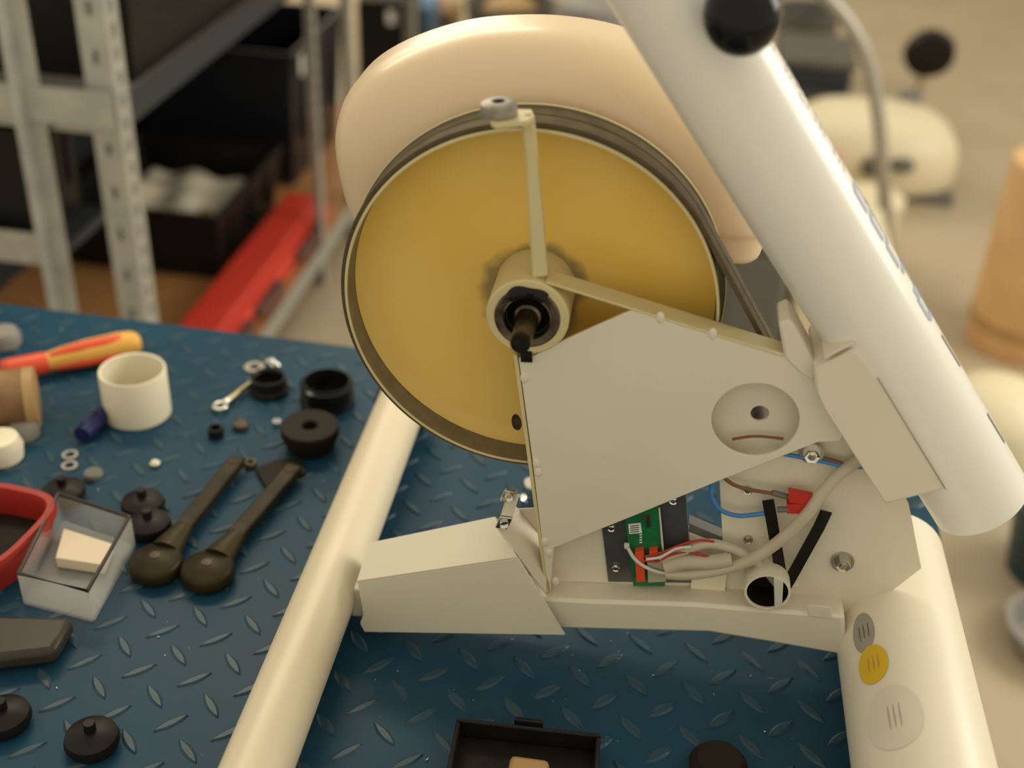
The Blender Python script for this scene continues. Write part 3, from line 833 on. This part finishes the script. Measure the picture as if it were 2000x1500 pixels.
fin('shank', tube_bm([q+v*.22, q+v], .0034, 14), 'brass_dull', ey)
fin('neck', tube_bm([q+v*.13, q+v*.24], .0044, 14), 'zinc', ey)

# washer and clip behind the black cap
thing_lathe('flat_washer', [(.006,.0),(.0125,0),(.0125,.0016),(.006,.0016)], 'sticker_grey', 497, 718, 'flat dull washer lying behind the black cap', 'washer', close=True)
cl = empty('spring_clip', at(532,713,HB)); tag(cl, 'bright steel spring clip behind the shallow black cap', 'clip')
for k, (x, y) in enumerate(((-.003,.004),(.004,-.004))):
    o = fin('clip_leaf', lathe_bm([(0,.0),(.0055,0),(.006,.003),(.004,.006),(0,.0065)], 16), 'chrome', cl); o.location = (x, y, 0); o.scale = (1.1,.7,1)

# ribbed plug
prof = [(0,.006),(.0255,.006),(.0258,.026),(.0262,.0285),(.0275,.0285)]
for k in range(3):
    zt = .026-k*.0075
    prof += [(.0275,zt),(.0316,zt-.0016),(.0312,zt-.0028),(.0275,zt-.0052)]
prof += [(.0325,.0035),(.0325,0),(0,0)]
thing_lathe('ribbed_plug', prof, 'black_shiny', 640, 783, 'black ribbed tube plug with its open side up, next to the belt wheel', 'plug')
# rubber buffer
thing_lathe('rubber_buffer', [(.0085,.008),(.0085,.0265),(.010,.028),(.031,.028),(.0325,.0265),(.0325,.018),(.026,0),(0,0),(0,.006),(.0075,.006)], 'black_rubber', 607, 870, 'thick dark rubber buffer disc with a centre hole, upper end of the crank arms', 'buffer')
thing_lathe('bush_black', [(0,.003),(.0055,.003),(.0060,.0105),(.0085,.0105),(.0090,.009),(.0090,0),(0,0)], 'black_plastic', 422, 850, 'small black bush left of the rubber buffer', 'bush')
thing_lathe('felt_disc', [(0,.006),(.008,.006),(.009,.005),(.009,0),(0,0)], 'worn_steel', 470, 834, 'small brown disc between the black bush and the rubber buffer', 'disc')
thing_lathe('tiny_nut', [(.002,.005),(.0052,.005),(.0052,0),(.002,0)], 'chrome', 541, 829, 'tiny bright nut touching the left of the rubber buffer', 'nut', seg=6, close=True)
thing_lathe('ring_nut', [(.0035,.006),(.0065,.006),(.0070,.005),(.0070,0),(.0035,0)], 'worn_steel', 490, 910, 'small dark ring nut at the upper end of the left crank arm', 'nut', seg=24, close=True)
thing_lathe('chrome_fitting', [(0,.030),(.008,.030),(.010,.027),(.010,.020),(.006,.018),(.006,.012),(.011,.010),(.011,0),(0,0)], 'chrome', 1036, 985, 'bright chrome fitting standing behind the left edge of the welded plate', 'fitting')

# crank arms
def crank():
    r = empty('crank_arm', (0,0,0))
    fin('bar', None or (lambda: (lambda bm: bm)(box_bm(-.0088,.0088,.030,.178,.006,.0165)))(), 'crank_iron', r, 30, .002)
    fin('boss', lathe_bm([(0,.0195),(.008,.0195),(.010,.0185),(.0220,.0168),(.0250,.0140),(.0262,.009),(.0250,.002),(.023,0),(0,0)], 48), 'crank_iron', r)
    fin('neck', tube_bm([(0,.018,.010),(0,.038,.0112),(0,.058,.0112)], [.0165,.0125,.0088], 20, .72, (0,0,1)), 'crank_iron', r)
    fin('axle_socket', lathe_bm([(.0052,.0192),(.0052,.0204),(.0030,.0206),(0,.0200)], 12), 'worn_steel', r)
    o = fin('pedal_thread', lathe_bm([(.0045,.0160),(.0062,.0172),(.0066,.0160)], 20), 'worn_steel', r); o.location = (0,.168,0)
    return r
c1_ = crank()
def put_crank(o, a, b):
    A, B_ = at(*a, .015), at(*b, .015)
    d = B_-A
    o.location = (A.x, A.y, T+HB); o.rotation_euler = (0, 0, math.atan2(d.y, d.x)-math.pi/2)
put_crank(c1_, (405,1108), (572,915))
tag(c1_, 'dark iron crank arm on the right of the pair, boss towards the viewer', 'crank arm', 'pair of crank arms on the bench')
c2_ = copy_tree(c1_)
put_crank(c2_, (304,1094), (462,899))
c2_.location.z = T+HB
tag(c2_, 'dark iron crank arm on the left of the pair, near the clear box', 'crank arm', 'pair of crank arms on the bench')
# dark wedge plate under the right arm's end
wd = slab('wedge_plate', [at(498,918,.0018), at(520,956,.0018), at(598,928,.0018), at(588,900,.0018), at(548,900,.0018)], .0035, 'black_rubber')
tag(wd, 'flat dark wedge plate between the rubber buffer and the crank ends', 'plate')

# black knobs with a peg
kn = empty('peg_knob', at(281,995,HB)); tag(kn, 'black round knob with a peg on top, left of the crank arms', 'knob', 'black knobs by the crank arms')
fin('knob_body', lathe_bm([(0,.018),(.012,.017),(.021,.012),(.0225,.006),(.020,0),(0,0)], 32), 'black_plastic', kn)
fin('peg', lathe_bm([(0,.026),(.0045,.026),(.005,.024),(.005,.015),(0,.015)], 16), 'black_plastic', kn)
for (x, y), lb in (((292,1036), 'black round knob just below the pegged knob, above the crank bosses'), ((126,972), 'black round knob standing alone above the clear box'), ((10,1412), 'black knob at the lower left border'), ((182,1455), 'black knob near the bottom left, right of the border one')):
    k2 = copy_tree(kn); k2.location = at(x, y, HB); k2['label'] = lb; k2.rotation_euler = (0, 0, x)
thing_lathe('dark_button', [(0,.006),(.009,.006),(.0105,.004),(.0105,0),(0,0)], 'device_dark', 183, 930, 'small dark button below the two clear rings', 'button')
for (x, y), lb in (((137,890), 'small clear ring, upper of two left of the dark button'), ((136,911), 'small clear ring, lower of two left of the dark button')):
    thing_lathe('clear_ring', [(.0055,.0),(.0085,0),(.0085,.0022),(.0055,.0022)], 'sticker_grey', x, y, lb, 'ring', 'pair of small rings', close=True)
thing_lathe('pale_chip', [(0,0),(.005,0),(.006,.002),(.003,.005),(0,.005)], 'ivory_plastic', 303, 907, 'pale plastic chip on the blue plate above the pegged knob', 'chip', seg=7)

# clear plastic box with a pale card inside
cb = [at(125,1022,0), at(262,1068,0), at(182,1215,0), at(50,1180,0)]
bx = empty('clear_box', cb[0]+Vector((0,0,HB))); tag(bx, 'clear plastic box with smoky corner left of the crank bosses', 'box')
def shell_box(parent, q, h, t, m, nm):
    L = [p-cb[0] for p in q]
    for i in range(4):
        a, b = L[i], L[(i+1) % 4]; n = (b-a).cross(Vector((0,0,1))).normalized()*t
        bm = bmesh.new()
        vs = [bm.verts.new(p) for p in (a, b, b-n, a-n)]; vt = [bm.verts.new(p+Vector((0,0,h))) for p in (a, b, b-n, a-n)]
        bm.faces.new(vs[::-1]); bm.faces.new(vt)
        for k in range(4): bm.faces.new((vs[k], vs[(k+1)%4], vt[(k+1)%4], vt[k]))
        fin(nm, bm, m, parent, 30, .0006)
shell_box(bx, cb, .035, .002, 'clear_plastic', 'box_side')
slab('box_floor', [p-cb[0] for p in cb[::-1]], .002, 'clear_plastic', bx)
rimp = [p-cb[0]+Vector((0,0,.036)) for p in cb]
fin('box_rim', tube_bm(rimp+[rimp[0]], .0022, 8, caps=False), 'smoky_plastic', bx)
cd_ = [at(128,1050,.005), at(112,1108,.005), at(205,1122,.005), at(222,1080,.005)]
pcard = slab('pale_card', cd_, .012, 'pale_card'); tag(pcard, 'pale pinkish card block lying inside the clear box', 'card')
dk = slab('dark_pouch', [at(-60,1225,.003), at(-60,1320,.003), at(112,1300,.003), at(150,1232,.003)], .018, 'smoky_plastic', None, .006); tag(dk, 'grey brown smoky plastic pouch in front of the clear box', 'pouch')
# red looped frame at the left border
rc = at(-14,1085,0)
rl = empty('red_tray', rc+Vector((0,0,HB))); tag(rl, 'red rimmed tray with dark inside cut by the left border', 'tray')
bm = bmesh.new(); n = 48; R = []
for i in range(n):
    t = 2*math.pi*i/n; e = .55
    c, s = math.cos(t), math.sin(t)
    ux = math.copysign(abs(c)**e, c); uy = math.copysign(abs(s)**e, s)
    R.append((ux*.052, uy*.064))
def lp(s, z): return [bm.verts.new((x*s, y*s, z)) for x, y in R]
rings = [lp(.86,0), lp(.93,.020), lp(1.0,.030), lp(.97,.038), lp(.86,.038), lp(.82,.030), lp(.80,.006)]
for A, B_ in zip(rings, rings[1:]):
    for i in range(n): bm.faces.new((A[i], A[(i+1)%n], B_[(i+1)%n], B_[i]))
ob = fin('tray_rim', bm, 'tray_red', rl, 60); ob.rotation_euler = (0,0,-.25)
bm = bmesh.new(); vs = [bm.verts.new((x*.815, y*.815, .008)) for x, y in R]; vb = [bm.verts.new((x*.815, y*.815, .004)) for x, y in R]
bm.faces.new(vs); bm.faces.new(vb[::-1])
for i in range(n): bm.faces.new((vs[i], vs[(i+1)%n], vb[(i+1)%n], vb[i]))
fin('tray_floor', bm, 'black_rubber', rl, 30).rotation_euler = (0,0,-.25)

# black open case in the foreground with a tan block in it
ck = empty('black_case', at(1018,1545,HB), -5); tag(ck, 'black open case in the foreground at the bottom border', 'case')
W2, D2, H2 = .060, .050, .022
box('case_floor', -W2, W2, -D2, D2, 0, .003, 'black_plastic', ck)
box('case_wall', -W2, W2, D2-.004, D2, .003, H2, 'black_plastic', ck, .002); box('case_wall', -W2, W2, -D2, -D2+.004, .003, H2, 'black_plastic', ck, .002)
box('case_wall', -W2, -W2+.004, -D2+.004, D2-.004, .003, H2, 'black_plastic', ck, .002); box('case_wall', W2-.004, W2, -D2+.004, D2-.004, .003, H2, 'black_plastic', ck, .002)
box('case_latch', -.012, .012, D2, D2+.004, .014, .026, 'black_shiny', ck, .001)
tb = box('tan_block', -.016, .016, -.03, .012, 0, .018, 'tan_wood', None, .004); tb.location = at(1030,1530,HB+.0032); tb.rotation_euler = (0,0,math.radians(-7))
tag(tb, 'tan wooden block standing inside the black case', 'block')
bs = thing_lathe('brown_stopper', [(0,0),(.022,0),(.024,.010),(.018,.018),(0,.020)], 'black_rubber', 1400, 1508, 'dark brown stopper at the bottom border right of the black case', 'stopper')

# swarf and crumbs
bm = bmesh.new()
for k in range(150):
    x = random.uniform(30, 1640); y = random.uniform(640, 1500)
    P = at(x, y, .0004); s = random.uniform(.0006, .0017)
    v = [bm.verts.new(P+Vector((random.uniform(-s,s), random.uniform(-s,s), random.uniform(0, s)))) for _ in range(4)]
    for f in ((0,1,2),(0,1,3),(1,2,3),(0,2,3)): bm.faces.new([v[i] for i in f])
cr = fin('crumbs', bm, 'label_white', None, None); tag(cr, 'pale crumbs and metal chips strewn over the blue tread plate', 'crumbs', kind='stuff')

# ================================================================== shelving on the left
SA = -.95                                                        # front line of the shelving in the room frame
near_b, mid_b, end_b = 1.86, 2.96, 4.05
SAB = -1.66
shelf = empty('shelf_unit', room(SA, near_b, 0), -8.0); tag(shelf, 'long grey slotted steel shelf unit with chipboard boards and black bins beyond the bench', 'shelf')
def sp(a, b, z=0): return Vector((a-SA, b-near_b, z))
slot_me = box_bm(-.0045, .0045, -.0006, .0006, -.011, .011)
_m = bpy.data.meshes.new('slot'); slot_me.to_mesh(_m); slot_me.free(); slot_me = _m; slot_me.materials.append(MATS['device_dark'])
def post(a, b, sgn_a, sgn_b, parent, o, wv=.042, zt=1.9, slots=True):
    t = .003
    bm = box_bm(o.x, o.x+sgn_a*wv, o.y, o.y+sgn_b*t, 0, zt); box_bm(o.x, o.x+sgn_a*t, o.y+sgn_b*t, o.y+sgn_b*wv, 0, zt, bm)
    p = fin('post', bm, 'galvanised', parent, 30)
    if slots:
        for k in range(22):
            zz = .40+k*.04
            s = bpy.data.objects.new('slot', slot_me); COL.objects.link(s); s.parent = p
            s.location = (o.x-.0008*sgn_a, o.y+sgn_b*wv*.5, zz); s.rotation_euler = (0, 0, math.pi/2)
            if k % 2 == 0:
                s = bpy.data.objects.new('slot', slot_me); COL.objects.link(s); s.parent = p
                s.location = (o.x+sgn_a*wv*.5, o.y-.0008*sgn_b, zz)
post(SA, near_b, -1, 1, shelf, sp(SA, near_b), .05)
post(SA, mid_b, -1, -1, shelf, sp(SA, mid_b), .03)
post(SA, 3.27, -1, -1, shelf, sp(SA, 3.27), .03)
post(SA, end_b, -1, -1, shelf, sp(SA, end_b), slots=False); post(SAB, near_b, 1, 1, shelf, sp(SAB, near_b), slots=False); post(SAB, end_b, 1, -1, shelf, sp(SAB, end_b), slots=False)
for zl in (.10, .86, 1.45):
    x0, x1 = sp(SAB, 0).x+.004, -.004; y0, y1 = .004, end_b-near_b-.004
    box('board', x0, x1, y0, y1, zl, zl+.018, 'chipboard' if zl < .2 else 'device_dark', shelf)
    box('rail', x1, x1+.003, y0, y1, zl-.03, zl+.024, 'galvanised' if zl < .2 else 'slate', shelf, 0)  # upper front rails: the shade they stand in is put into darker slate
    if zl != .10: box('rail', x0, x1, y0-.003, y0, zl-.035, zl+.03, 'galvanised', shelf, 0)

box('added_backing', sp(SAB, 0).x-.004, sp(SAB, 0).x, 0, end_b-near_b, .0, 1.9, 'slate', shelf, 0)  # added dark sheet, covers the bright floor showing behind the shelves
# second, narrower unit standing against its end
end = empty('shelf_end_rack', room(-1.12, near_b-.012, 0), -8.0); tag(end, 'pale grey steel rack with two rails at the left border', 'rack')
def post2(x):
    bm = box_bm(x-.036, x, -.003, 0, 0, 1.9); box_bm(x-.036, x-.033, -.036, -.003, 0, 1.9, bm)
    fin('post', bm, 'galvanised', end, 30)
post2(.045); post2(-.62)
for zl in (.60, .875):
    box('rail', -.62, .17 if zl > .8 else .045, -.0065, -.0035, zl-.03, zl+.032, 'galvanised', end, 0)
    
    if zl < .8: box('board', -.48, .03, .001, .20, zl-.02, zl, 'slate', end)

def bin_(name, a0, a1, b0, b1, z0, h, m, label, taper=.02, lab=None):
    r = empty(name, room((a0+a1)/2, (b0+b1)/2, z0), -8.0); tag(r, label, 'bin')
    wx, wy = (a1-a0)/2, (b1-b0)/2; t = .006
    bm = bmesh.new()
    def q(dx, dy, z): return [bm.verts.new((sx*dx, sy*dy, z)) for sx, sy in ((-1,-1),(1,-1),(1,1),(-1,1))]
    L = [q(wx-taper, wy-taper, 0), q(wx, wy, h-.02), q(wx+.008, wy+.008, h-.02), q(wx+.008, wy+.008, h), q(wx-t, wy-t, h), q(wx-taper-t, wy-taper-t, .006)]
    for A, B_ in zip(L, L[1:]):
        for k in range(4): bm.faces.new((A[k], A[(k+1)%4], B_[(k+1)%4], B_[k]))
    bm.faces.new(L[0][::-1]); bm.faces.new(L[-1])
    fin('bin_body', bm, m, r, 20, .003)
    for k in (-.6, 0, .6): box('rib', wx-.010, wx+.004, k*wy-.006, k*wy+.006, h*.3, h-.021, m, r, .001)
    if lab: box('paper_label', wx+.009, wx+.0105, lab[0]-.016, lab[0]+.016, lab[1]-.03, lab[1]+.03, 'label_white', r, 0)
    return r
zb = .1185
bin_('storage_bin', -1.56, -1.135, 2.66, 3.15, zb, .19, 'bin_black', 'low black open bin with a white bag in it on the lowest board')
bin_('storage_bin', -1.62, -1.135, 3.29, 3.80, zb, .41, 'bin_navy', 'tall black bin with a white label, behind the bin holding the bag', lab=(-.19, .36))
bin_('storage_bin', -1.60, -.952, 1.96, 3.15, .8785, .32, 'bin_black', 'black bin on the upper board, nearer of two up there')
bin_('storage_bin', -1.60, -.952, 3.20, 3.95, .8785, .30, 'bin_navy', 'black bin on the upper board, farther of two up there')
bin_('storage_bin', -1.59, -1.135, 1.872, 2.04, .6005, .215, 'bin_black', 'black bin on the lower rail of the rack at the left border', taper=.005)
# crumpled bag in the low bin
bag = empty('plastic_bag', room(-1.345, 2.90, zb+.0065), -8.0); tag(bag, 'white printed plastic bag filling the low black bin', 'bag')
bm = bmesh.new(); bmesh.ops.create_grid(bm, x_segments=26, y_segments=26, size=1)
for v in bm.verts:
    x, y = v.co.x, v.co.y; e = max(abs(x), abs(y))
    v.co = Vector((x*.17, y*.20, .135*(1-e**6)+.012*math.sin(7*x+2*y)+.010*math.sin(9*y-4*x)*(1-e)+.004))
g = bmesh.ops.extrude_face_region(bm, geom=list(bm.faces)); bmesh.ops.translate(bm, verts=[q for q in g['geom'] if isinstance(q, bmesh.types.BMVert)], vec=(0, 0, -.004))
fin('bag_sheet', bm, 'bag_white', bag, 60)
for (x, y, sx, sy, m) in ((.09, -.165, .045, .020, 'bag_blue'), (.03, -.15, .035, .014, 'bag_print'), (-.06, -.16, .05, .02, 'bag_blue'), (.13, -.12, .018, .022, 'bag_print')):
    bm = bmesh.new(); bmesh.ops.create_uvsphere(bm, u_segments=16, v_segments=8, radius=1)
    o = fin('bag_print_patch', bm, m, bag, 80); o.location = (x, y, .122); o.scale = (sx, sy, .022)

# red tool case lying on the lowest board
tc_ = empty('tool_case', room(-1.03, 2.72, zb), -8.0); tag(tc_, 'long red tool case with dark handles on the lowest chipboard shelf', 'tool case')
box('case_body', -.07, .05, -.42, .38, 0, .055, 'toolbox_red', tc_, .012)
box('case_lid', -.075, .03, -.425, .385, .0555, .075, 'toolbox_red', tc_, .008)
for y in (-.17, .14, -.38):
    fin('handle', tube_bm(smooth_path([(.045, y-.07, .03), (.065, y-.06, .04), (.072, y, .045), (.065, y+.06, .04), (.045, y+.07, .03)]), .016, 12), 'dark_handle', tc_, 60)

# ================================================================== things on the floor beyond
def floor_at(x, y): return rz(x, y, 0.0)
def zat(x, y, b):
    q = ray(x, y); t = b/(q@RB); P = CAM+q*t
    return P@RA, P[2]
def rbox(name, xl, xr, ytop, b, depth, m, label, cat, bev=.02, z0=0.0):
    """box that stands on the floor at depth b of the room, as wide and high as its real outline"""
    a0, _ = zat(xl, ytop, b); a1, zt = zat(xr, ytop, b)
    zt = max(zt, .06)
    r = empty(name, room((a0+a1)/2, b+depth/2, z0), -8.0); tag(r, label, cat)
    w2 = (a1-a0)/2
    box('body', -w2, w2, -depth/2, depth/2, 0, zt-z0, m, r, bev)
    return r, w2, zt-z0
# dark and pale cartons behind the belt
r, w2, h = rbox('dark_carton', 1425, 1552, 500, 2.75, .3, 'device_dark', 'dark box on the floor seen behind the drive belt', 'box')
box('lid', -w2-.004, w2+.004, -.154, .154, h+.0005, h+.02, 'device_dark', r, .004)
r, w2, h = rbox('pale_carton', 1556, 1740, 520, 2.80, .3, 'device_cream', 'pale cream box on the floor just left of the diagonal tube', 'box')
box('lid', -w2-.004, w2+.004, -.154, .154, h+.0005, h+.02, 'device_cream', r, .004)
# rounded cream machine with red button
def machine():
    b = 3.95
    a0, _ = zat(1535, 300, b); a1, _ = zat(1895, 300, b); _, zt = zat(1720, 250, b)
    r = empty('cream_machine', room((a0+a1)/2, b+.2, 0), -8.0); tag(r, 'rounded cream machine with a red button and dark vents on the floor beyond the tube', 'machine')
    w2 = (a1-a0)/2; zt = max(zt, .2)
    bm = bmesh.new(); n = 40; secs = []
    for (s, z) in ((.90, 0), (1.0, .04), (1.0, zt*.45), (.97, zt*.62), (.88, zt*.80), (.70, zt*.93), (.45, zt*.99)):
        ring = []
        for i in range(n):
            t = 2*math.pi*i/n; c, s_ = math.cos(t), math.sin(t)
            ring.append(bm.verts.new((math.copysign(abs(c)**.7, c)*w2*s, math.copysign(abs(s_)**.7, s_)*.22*s, z)))
        secs.append(ring)
    for A, B_ in zip(secs, secs[1:]):
        for i in range(n): bm.faces.new((A[i], A[(i+1)%n], B_[(i+1)%n], B_[i]))
    bm.faces.new(secs[0][::-1]); bm.faces.new(secs[-1])
    fin('casing', bm, 'device_cream', r, 60)
    def on(x, y):
        a, z = zat(x, y, b-.02); return a-(a0+a1)/2, z
    for (x, y, rx, rzz, m, nm) in ((1626, 312, .022, .020, 'device_red', 'red_button'), (1703, 325, .035, .035, 'device_dark', 'dark_vent'), (1762, 322, .042, .022, 'device_dark', 'dark_vent')):
        a, z = on(x, y)
        o = fin(nm, lathe_bm([(0, -.03), (.8, -.03), (1, -.015), (1, .04), (0, .04)], 24, 'y'), m, r); o.location = (a, -.215, max(z, .05)); o.scale = (rx, 1, rzz)
    box('skirt', -w2*.95, w2*.95, -.2, .2, .001, .03, 'device_dark', r, .004)
machine()
# small stool with green label
def stool():
    fa, fb = floor_at(1690, 500)
    r = empty('step_stool', room(fa-.02, fb, 0), -8.0); tag(r, 'small pale stool with a green label in front of the cream machine', 'stool')
    fin('seat', lathe_bm([(0, .20), (.085, .20), (.10, .19), (.10, .165), (0, .165)], 36), 'device_cream', r)
    fin('drum', lathe_bm([(0, .1645), (.09, .1645), (.095, .03), (.09, 0), (0, 0)], 36), 'device_cream', r)
    box('green_label', -.03, .02, -.102, -.094, .06, .14, 'label_green', r, 0)
    box('green_strip', -.03, .04, -.104, -.096, .012, .03, 'label_green', r, 0)
stool()
# bent pole
def pole():
    b = 3.30
    fa, _ = zat(1738, 545, b)
    def q(x, y):
        a, z = zat(x, y, b); return Vector((a-fa, 0, max(z, 0)))
    r = empty('bent_pole', room(fa, b, 0), -8.0); tag(r, 'bent grey metal pole standing right of the diagonal tube', 'pole')
    pts = [Vector((0, 0, .012)), q(1733, 480), q(1722, 300), q(1712, 200), q(1692, 110), q(1655, 40), q(1600, -20), q(1540, -70)]
    fin('tube', tube_bm(smooth_path(pts), .019, 18), 'pole_grey', r, 60)
    fin('foot', lathe_bm([(0, .03), (.03, .03), (.045, .012), (.05, 0), (0, 0)], 24), 'slate', r)
pole()
# stacked dark boxes
r, w2, h = rbox('dark_crate', 1530, 1668, 140, 4.6, .35, 'slate', 'dark slate crate with grey lid behind the bent pole', 'crate')
box('lid', -w2-.01, w2+.01, -.18, .18, h+.0005, h+.03, 'grey_sheet', r, .004)
box('front_band', -w2+.01, w2-.01, -.185, -.175, h*.45, h*.6, 'grey_sheet', r, .002)
hat = empty('dark_basket', room(zat(1575, 60, 5.2)[0], 5.25, 0), -8.0); tag(hat, 'dark round basket far behind the black knob', 'basket')
hz_ = max(zat(1575, 20, 5.2)[1], .2)
fin('wall', lathe_bm([(.10, 0), (.14, hz_), (.132, hz_), (.094, .01), (0, .01), (0, 0)], 32, close=True), 'device_dark', hat)
# round dark fan head on a stand
def fan():
    b = 4.5; a, z = zat(1815, 102, b)
    r = empty('round_lamp', room(a, b, 0), -8.0); tag(r, 'dark round lamp head on a pale stand at the upper right', 'lamp')
    o = fin('head', lathe_bm([(0, -.03), (.06, -.04), (.085, -.03), (.09, 0), (.07, .04), (.03, .06), (0, .065)], 32, 'y'), 'black_plastic', r); o.location = (0, 0, z)
    o.rotation_euler = (.3, 0, 0)
    o2 = fin('lens', lathe_bm([(0, -.044), (.05, -.044), (.062, -.041), (.062, -.03), (0, -.03)], 28, 'y'), 'black_plastic', o)
    fin('stem', tube_bm([(0, .05, .02), (0, .05, z)], .012, 12), 'tan_wood', r)
    fin('base', lathe_bm([(0, .025), (.08, .02), (.10, 0), (0, 0)], 32), 'grey_item', r)
    box('bracket', -.07, .01, -.02, .03, z-.20, z-.14, 'grey_item', r, .01)
fan()
# light wooden drum at the right border
fa, fb = floor_at(1965, 700)
r = empty('wooden_drum', room(fa+.05, fb+.1, 0), -8.0); tag(r, 'light wooden upright drum at the right border', 'drum')
fin('staves', lathe_bm([(0, 0), (.135, 0), (.14, .01), (.14, .50), (.135, .51), (.12, .512), (0, .512)], 48), 'wood_light', r)
fin('hoop', lathe_bm([(.140, .06), (.1425, .06), (.1425, .09), (.140, .09)], 48, close=True), 'tan_wood', r)
# pale dome shaped cover, right behind the lower end of the tube
fa, fb = floor_at(1900, 900)
r = empty('pale_cover', room(fa+.03, fb+.02, 0), -8.0); tag(r, 'pale cream domed cover on the floor right of the tube end', 'cover')
o = fin('dome', lathe_bm([(0, .20), (.05, .195), (.10, .175), (.135, .13), (.145, .06), (.145, 0), (0, 0)], 40), 'device_cream', r, 80)
fin('rim', lathe_bm([(.146, .0), (.165, .0), (.165, .012), (.146, .02)], 40, close=True), 'device_cream', r)
# dark teal bucket
fa, fb = floor_at(2000, 1110)
r = empty('teal_bucket', room(fa+.05, fb, 0), -8.0); tag(r, 'dark teal bucket on the floor at the right border', 'bucket')
fin('wall', lathe_bm([(.085, 0), (.105, .16), (.110, .16), (.110, .172), (.098, .172), (.078, .006), (0, .006), (0, 0)], 36), 'teal_dark', r)
fin('bail', tube_bm(smooth_path([(-.10, 0, .165), (-.07, -.08, .14), (0, -.118, .12), (.07, -.08, .14), (.10, 0, .165)]), .003, 8), 'zinc', r, 60)
fa, fb = floor_at(2010, 1260)
r = empty('grey_tub', room(fa+.05, fb, 0), -8.0); tag(r, 'grey low tub on the floor below the teal bucket', 'tub')
fin('wall', lathe_bm([(.085, 0), (.10, .05), (.105, .05), (.105, .058), (.094, .058), (.078, .006), (0, .006), (0, 0)], 36), 'grey_item', r)
# far top row
r, w2, h = rbox('black_tote', 695, 790, 5, 4.6, .3, 'bin_black', 'black tote on the far floor, left of the blue carton', 'tote', .01)
box('white_tag', w2*.3, w2*.6, -.156, -.150, h*.75, h*.9, 'label_white', r, 0)
r, w2, h = rbox('blue_carton', 796, 838, 22, 4.95, .2, 'bag_blue', 'small blue carton beside the black tote at the far end', 'carton', .006)
box('flap', -w2, w2, -.1, .1, h+.0005, h+.01, 'bag_blue', r, 0)
r, w2, h = rbox('brown_carton', 843, 885, 30, 5.2, .2, 'brown_card', 'small brown carton right of the blue carton', 'carton', .006)
box('flap', -w2, w2, -.1, .1, h+.0005, h+.01, 'brown_card', r, 0)
a, z = zat(985, 20, 4.6)
r = empty('black_basket', room(a, 4.75, 0), -8.0); tag(r, 'wide black round basket on the floor above the cream housing', 'basket')
fin('wall', lathe_bm([(.12, 0), (.18, max(z, .2)), (.172, max(z, .2)), (.112, .01), (0, .01), (0, 0)], 36), 'device_dark', r)
fin('yellow_cloth', lathe_bm([(0, max(z, .2)+.01), (.08, max(z, .2)), (.12, max(z, .2)-.05), (0, max(z, .2)-.06)], 18), 'tan_wood', r)
a, z = zat(1170, 20, 4.3)
r = empty('grey_drum', room(a, 4.5, 0), -8.0); tag(r, 'shiny grey round drum on the floor behind the housing, next to the tube top', 'drum')
fin('wall', lathe_bm([(0, 0), (.17, 0), (.18, .02), (.18, max(z, .25)-.06), (.16, max(z, .25)-.02), (.10, max(z, .25)), (0, max(z, .25))], 40), 'grey_item', r)
fin('lid_ring', lathe_bm([(.181, .12), (.186, .12), (.186, .15), (.181, .15)], 40, close=True), 'zinc', r)
fa, fb = -.70, 3.8
r = empty('crumpled_sack', room(fa, fb, 0), -8.0); tag(r, 'crumpled pale grey sack on the floor above the upper left of the housing', 'sack')
bm = bmesh.new(); bmesh.ops.create_icosphere(bm, subdivisions=3, radius=1)
for v in bm.verts:
    k = 1+.12*math.sin(7*v.co.x+3*v.co.y)+.08*math.sin(9*v.co.z+5*v.co.x)
    v.co = Vector((v.co.x*.17*k, v.co.y*.12*k, max(0, .075+v.co.z*.09*k)))
fin('cloth', bm, 'grey_item', r, 60)
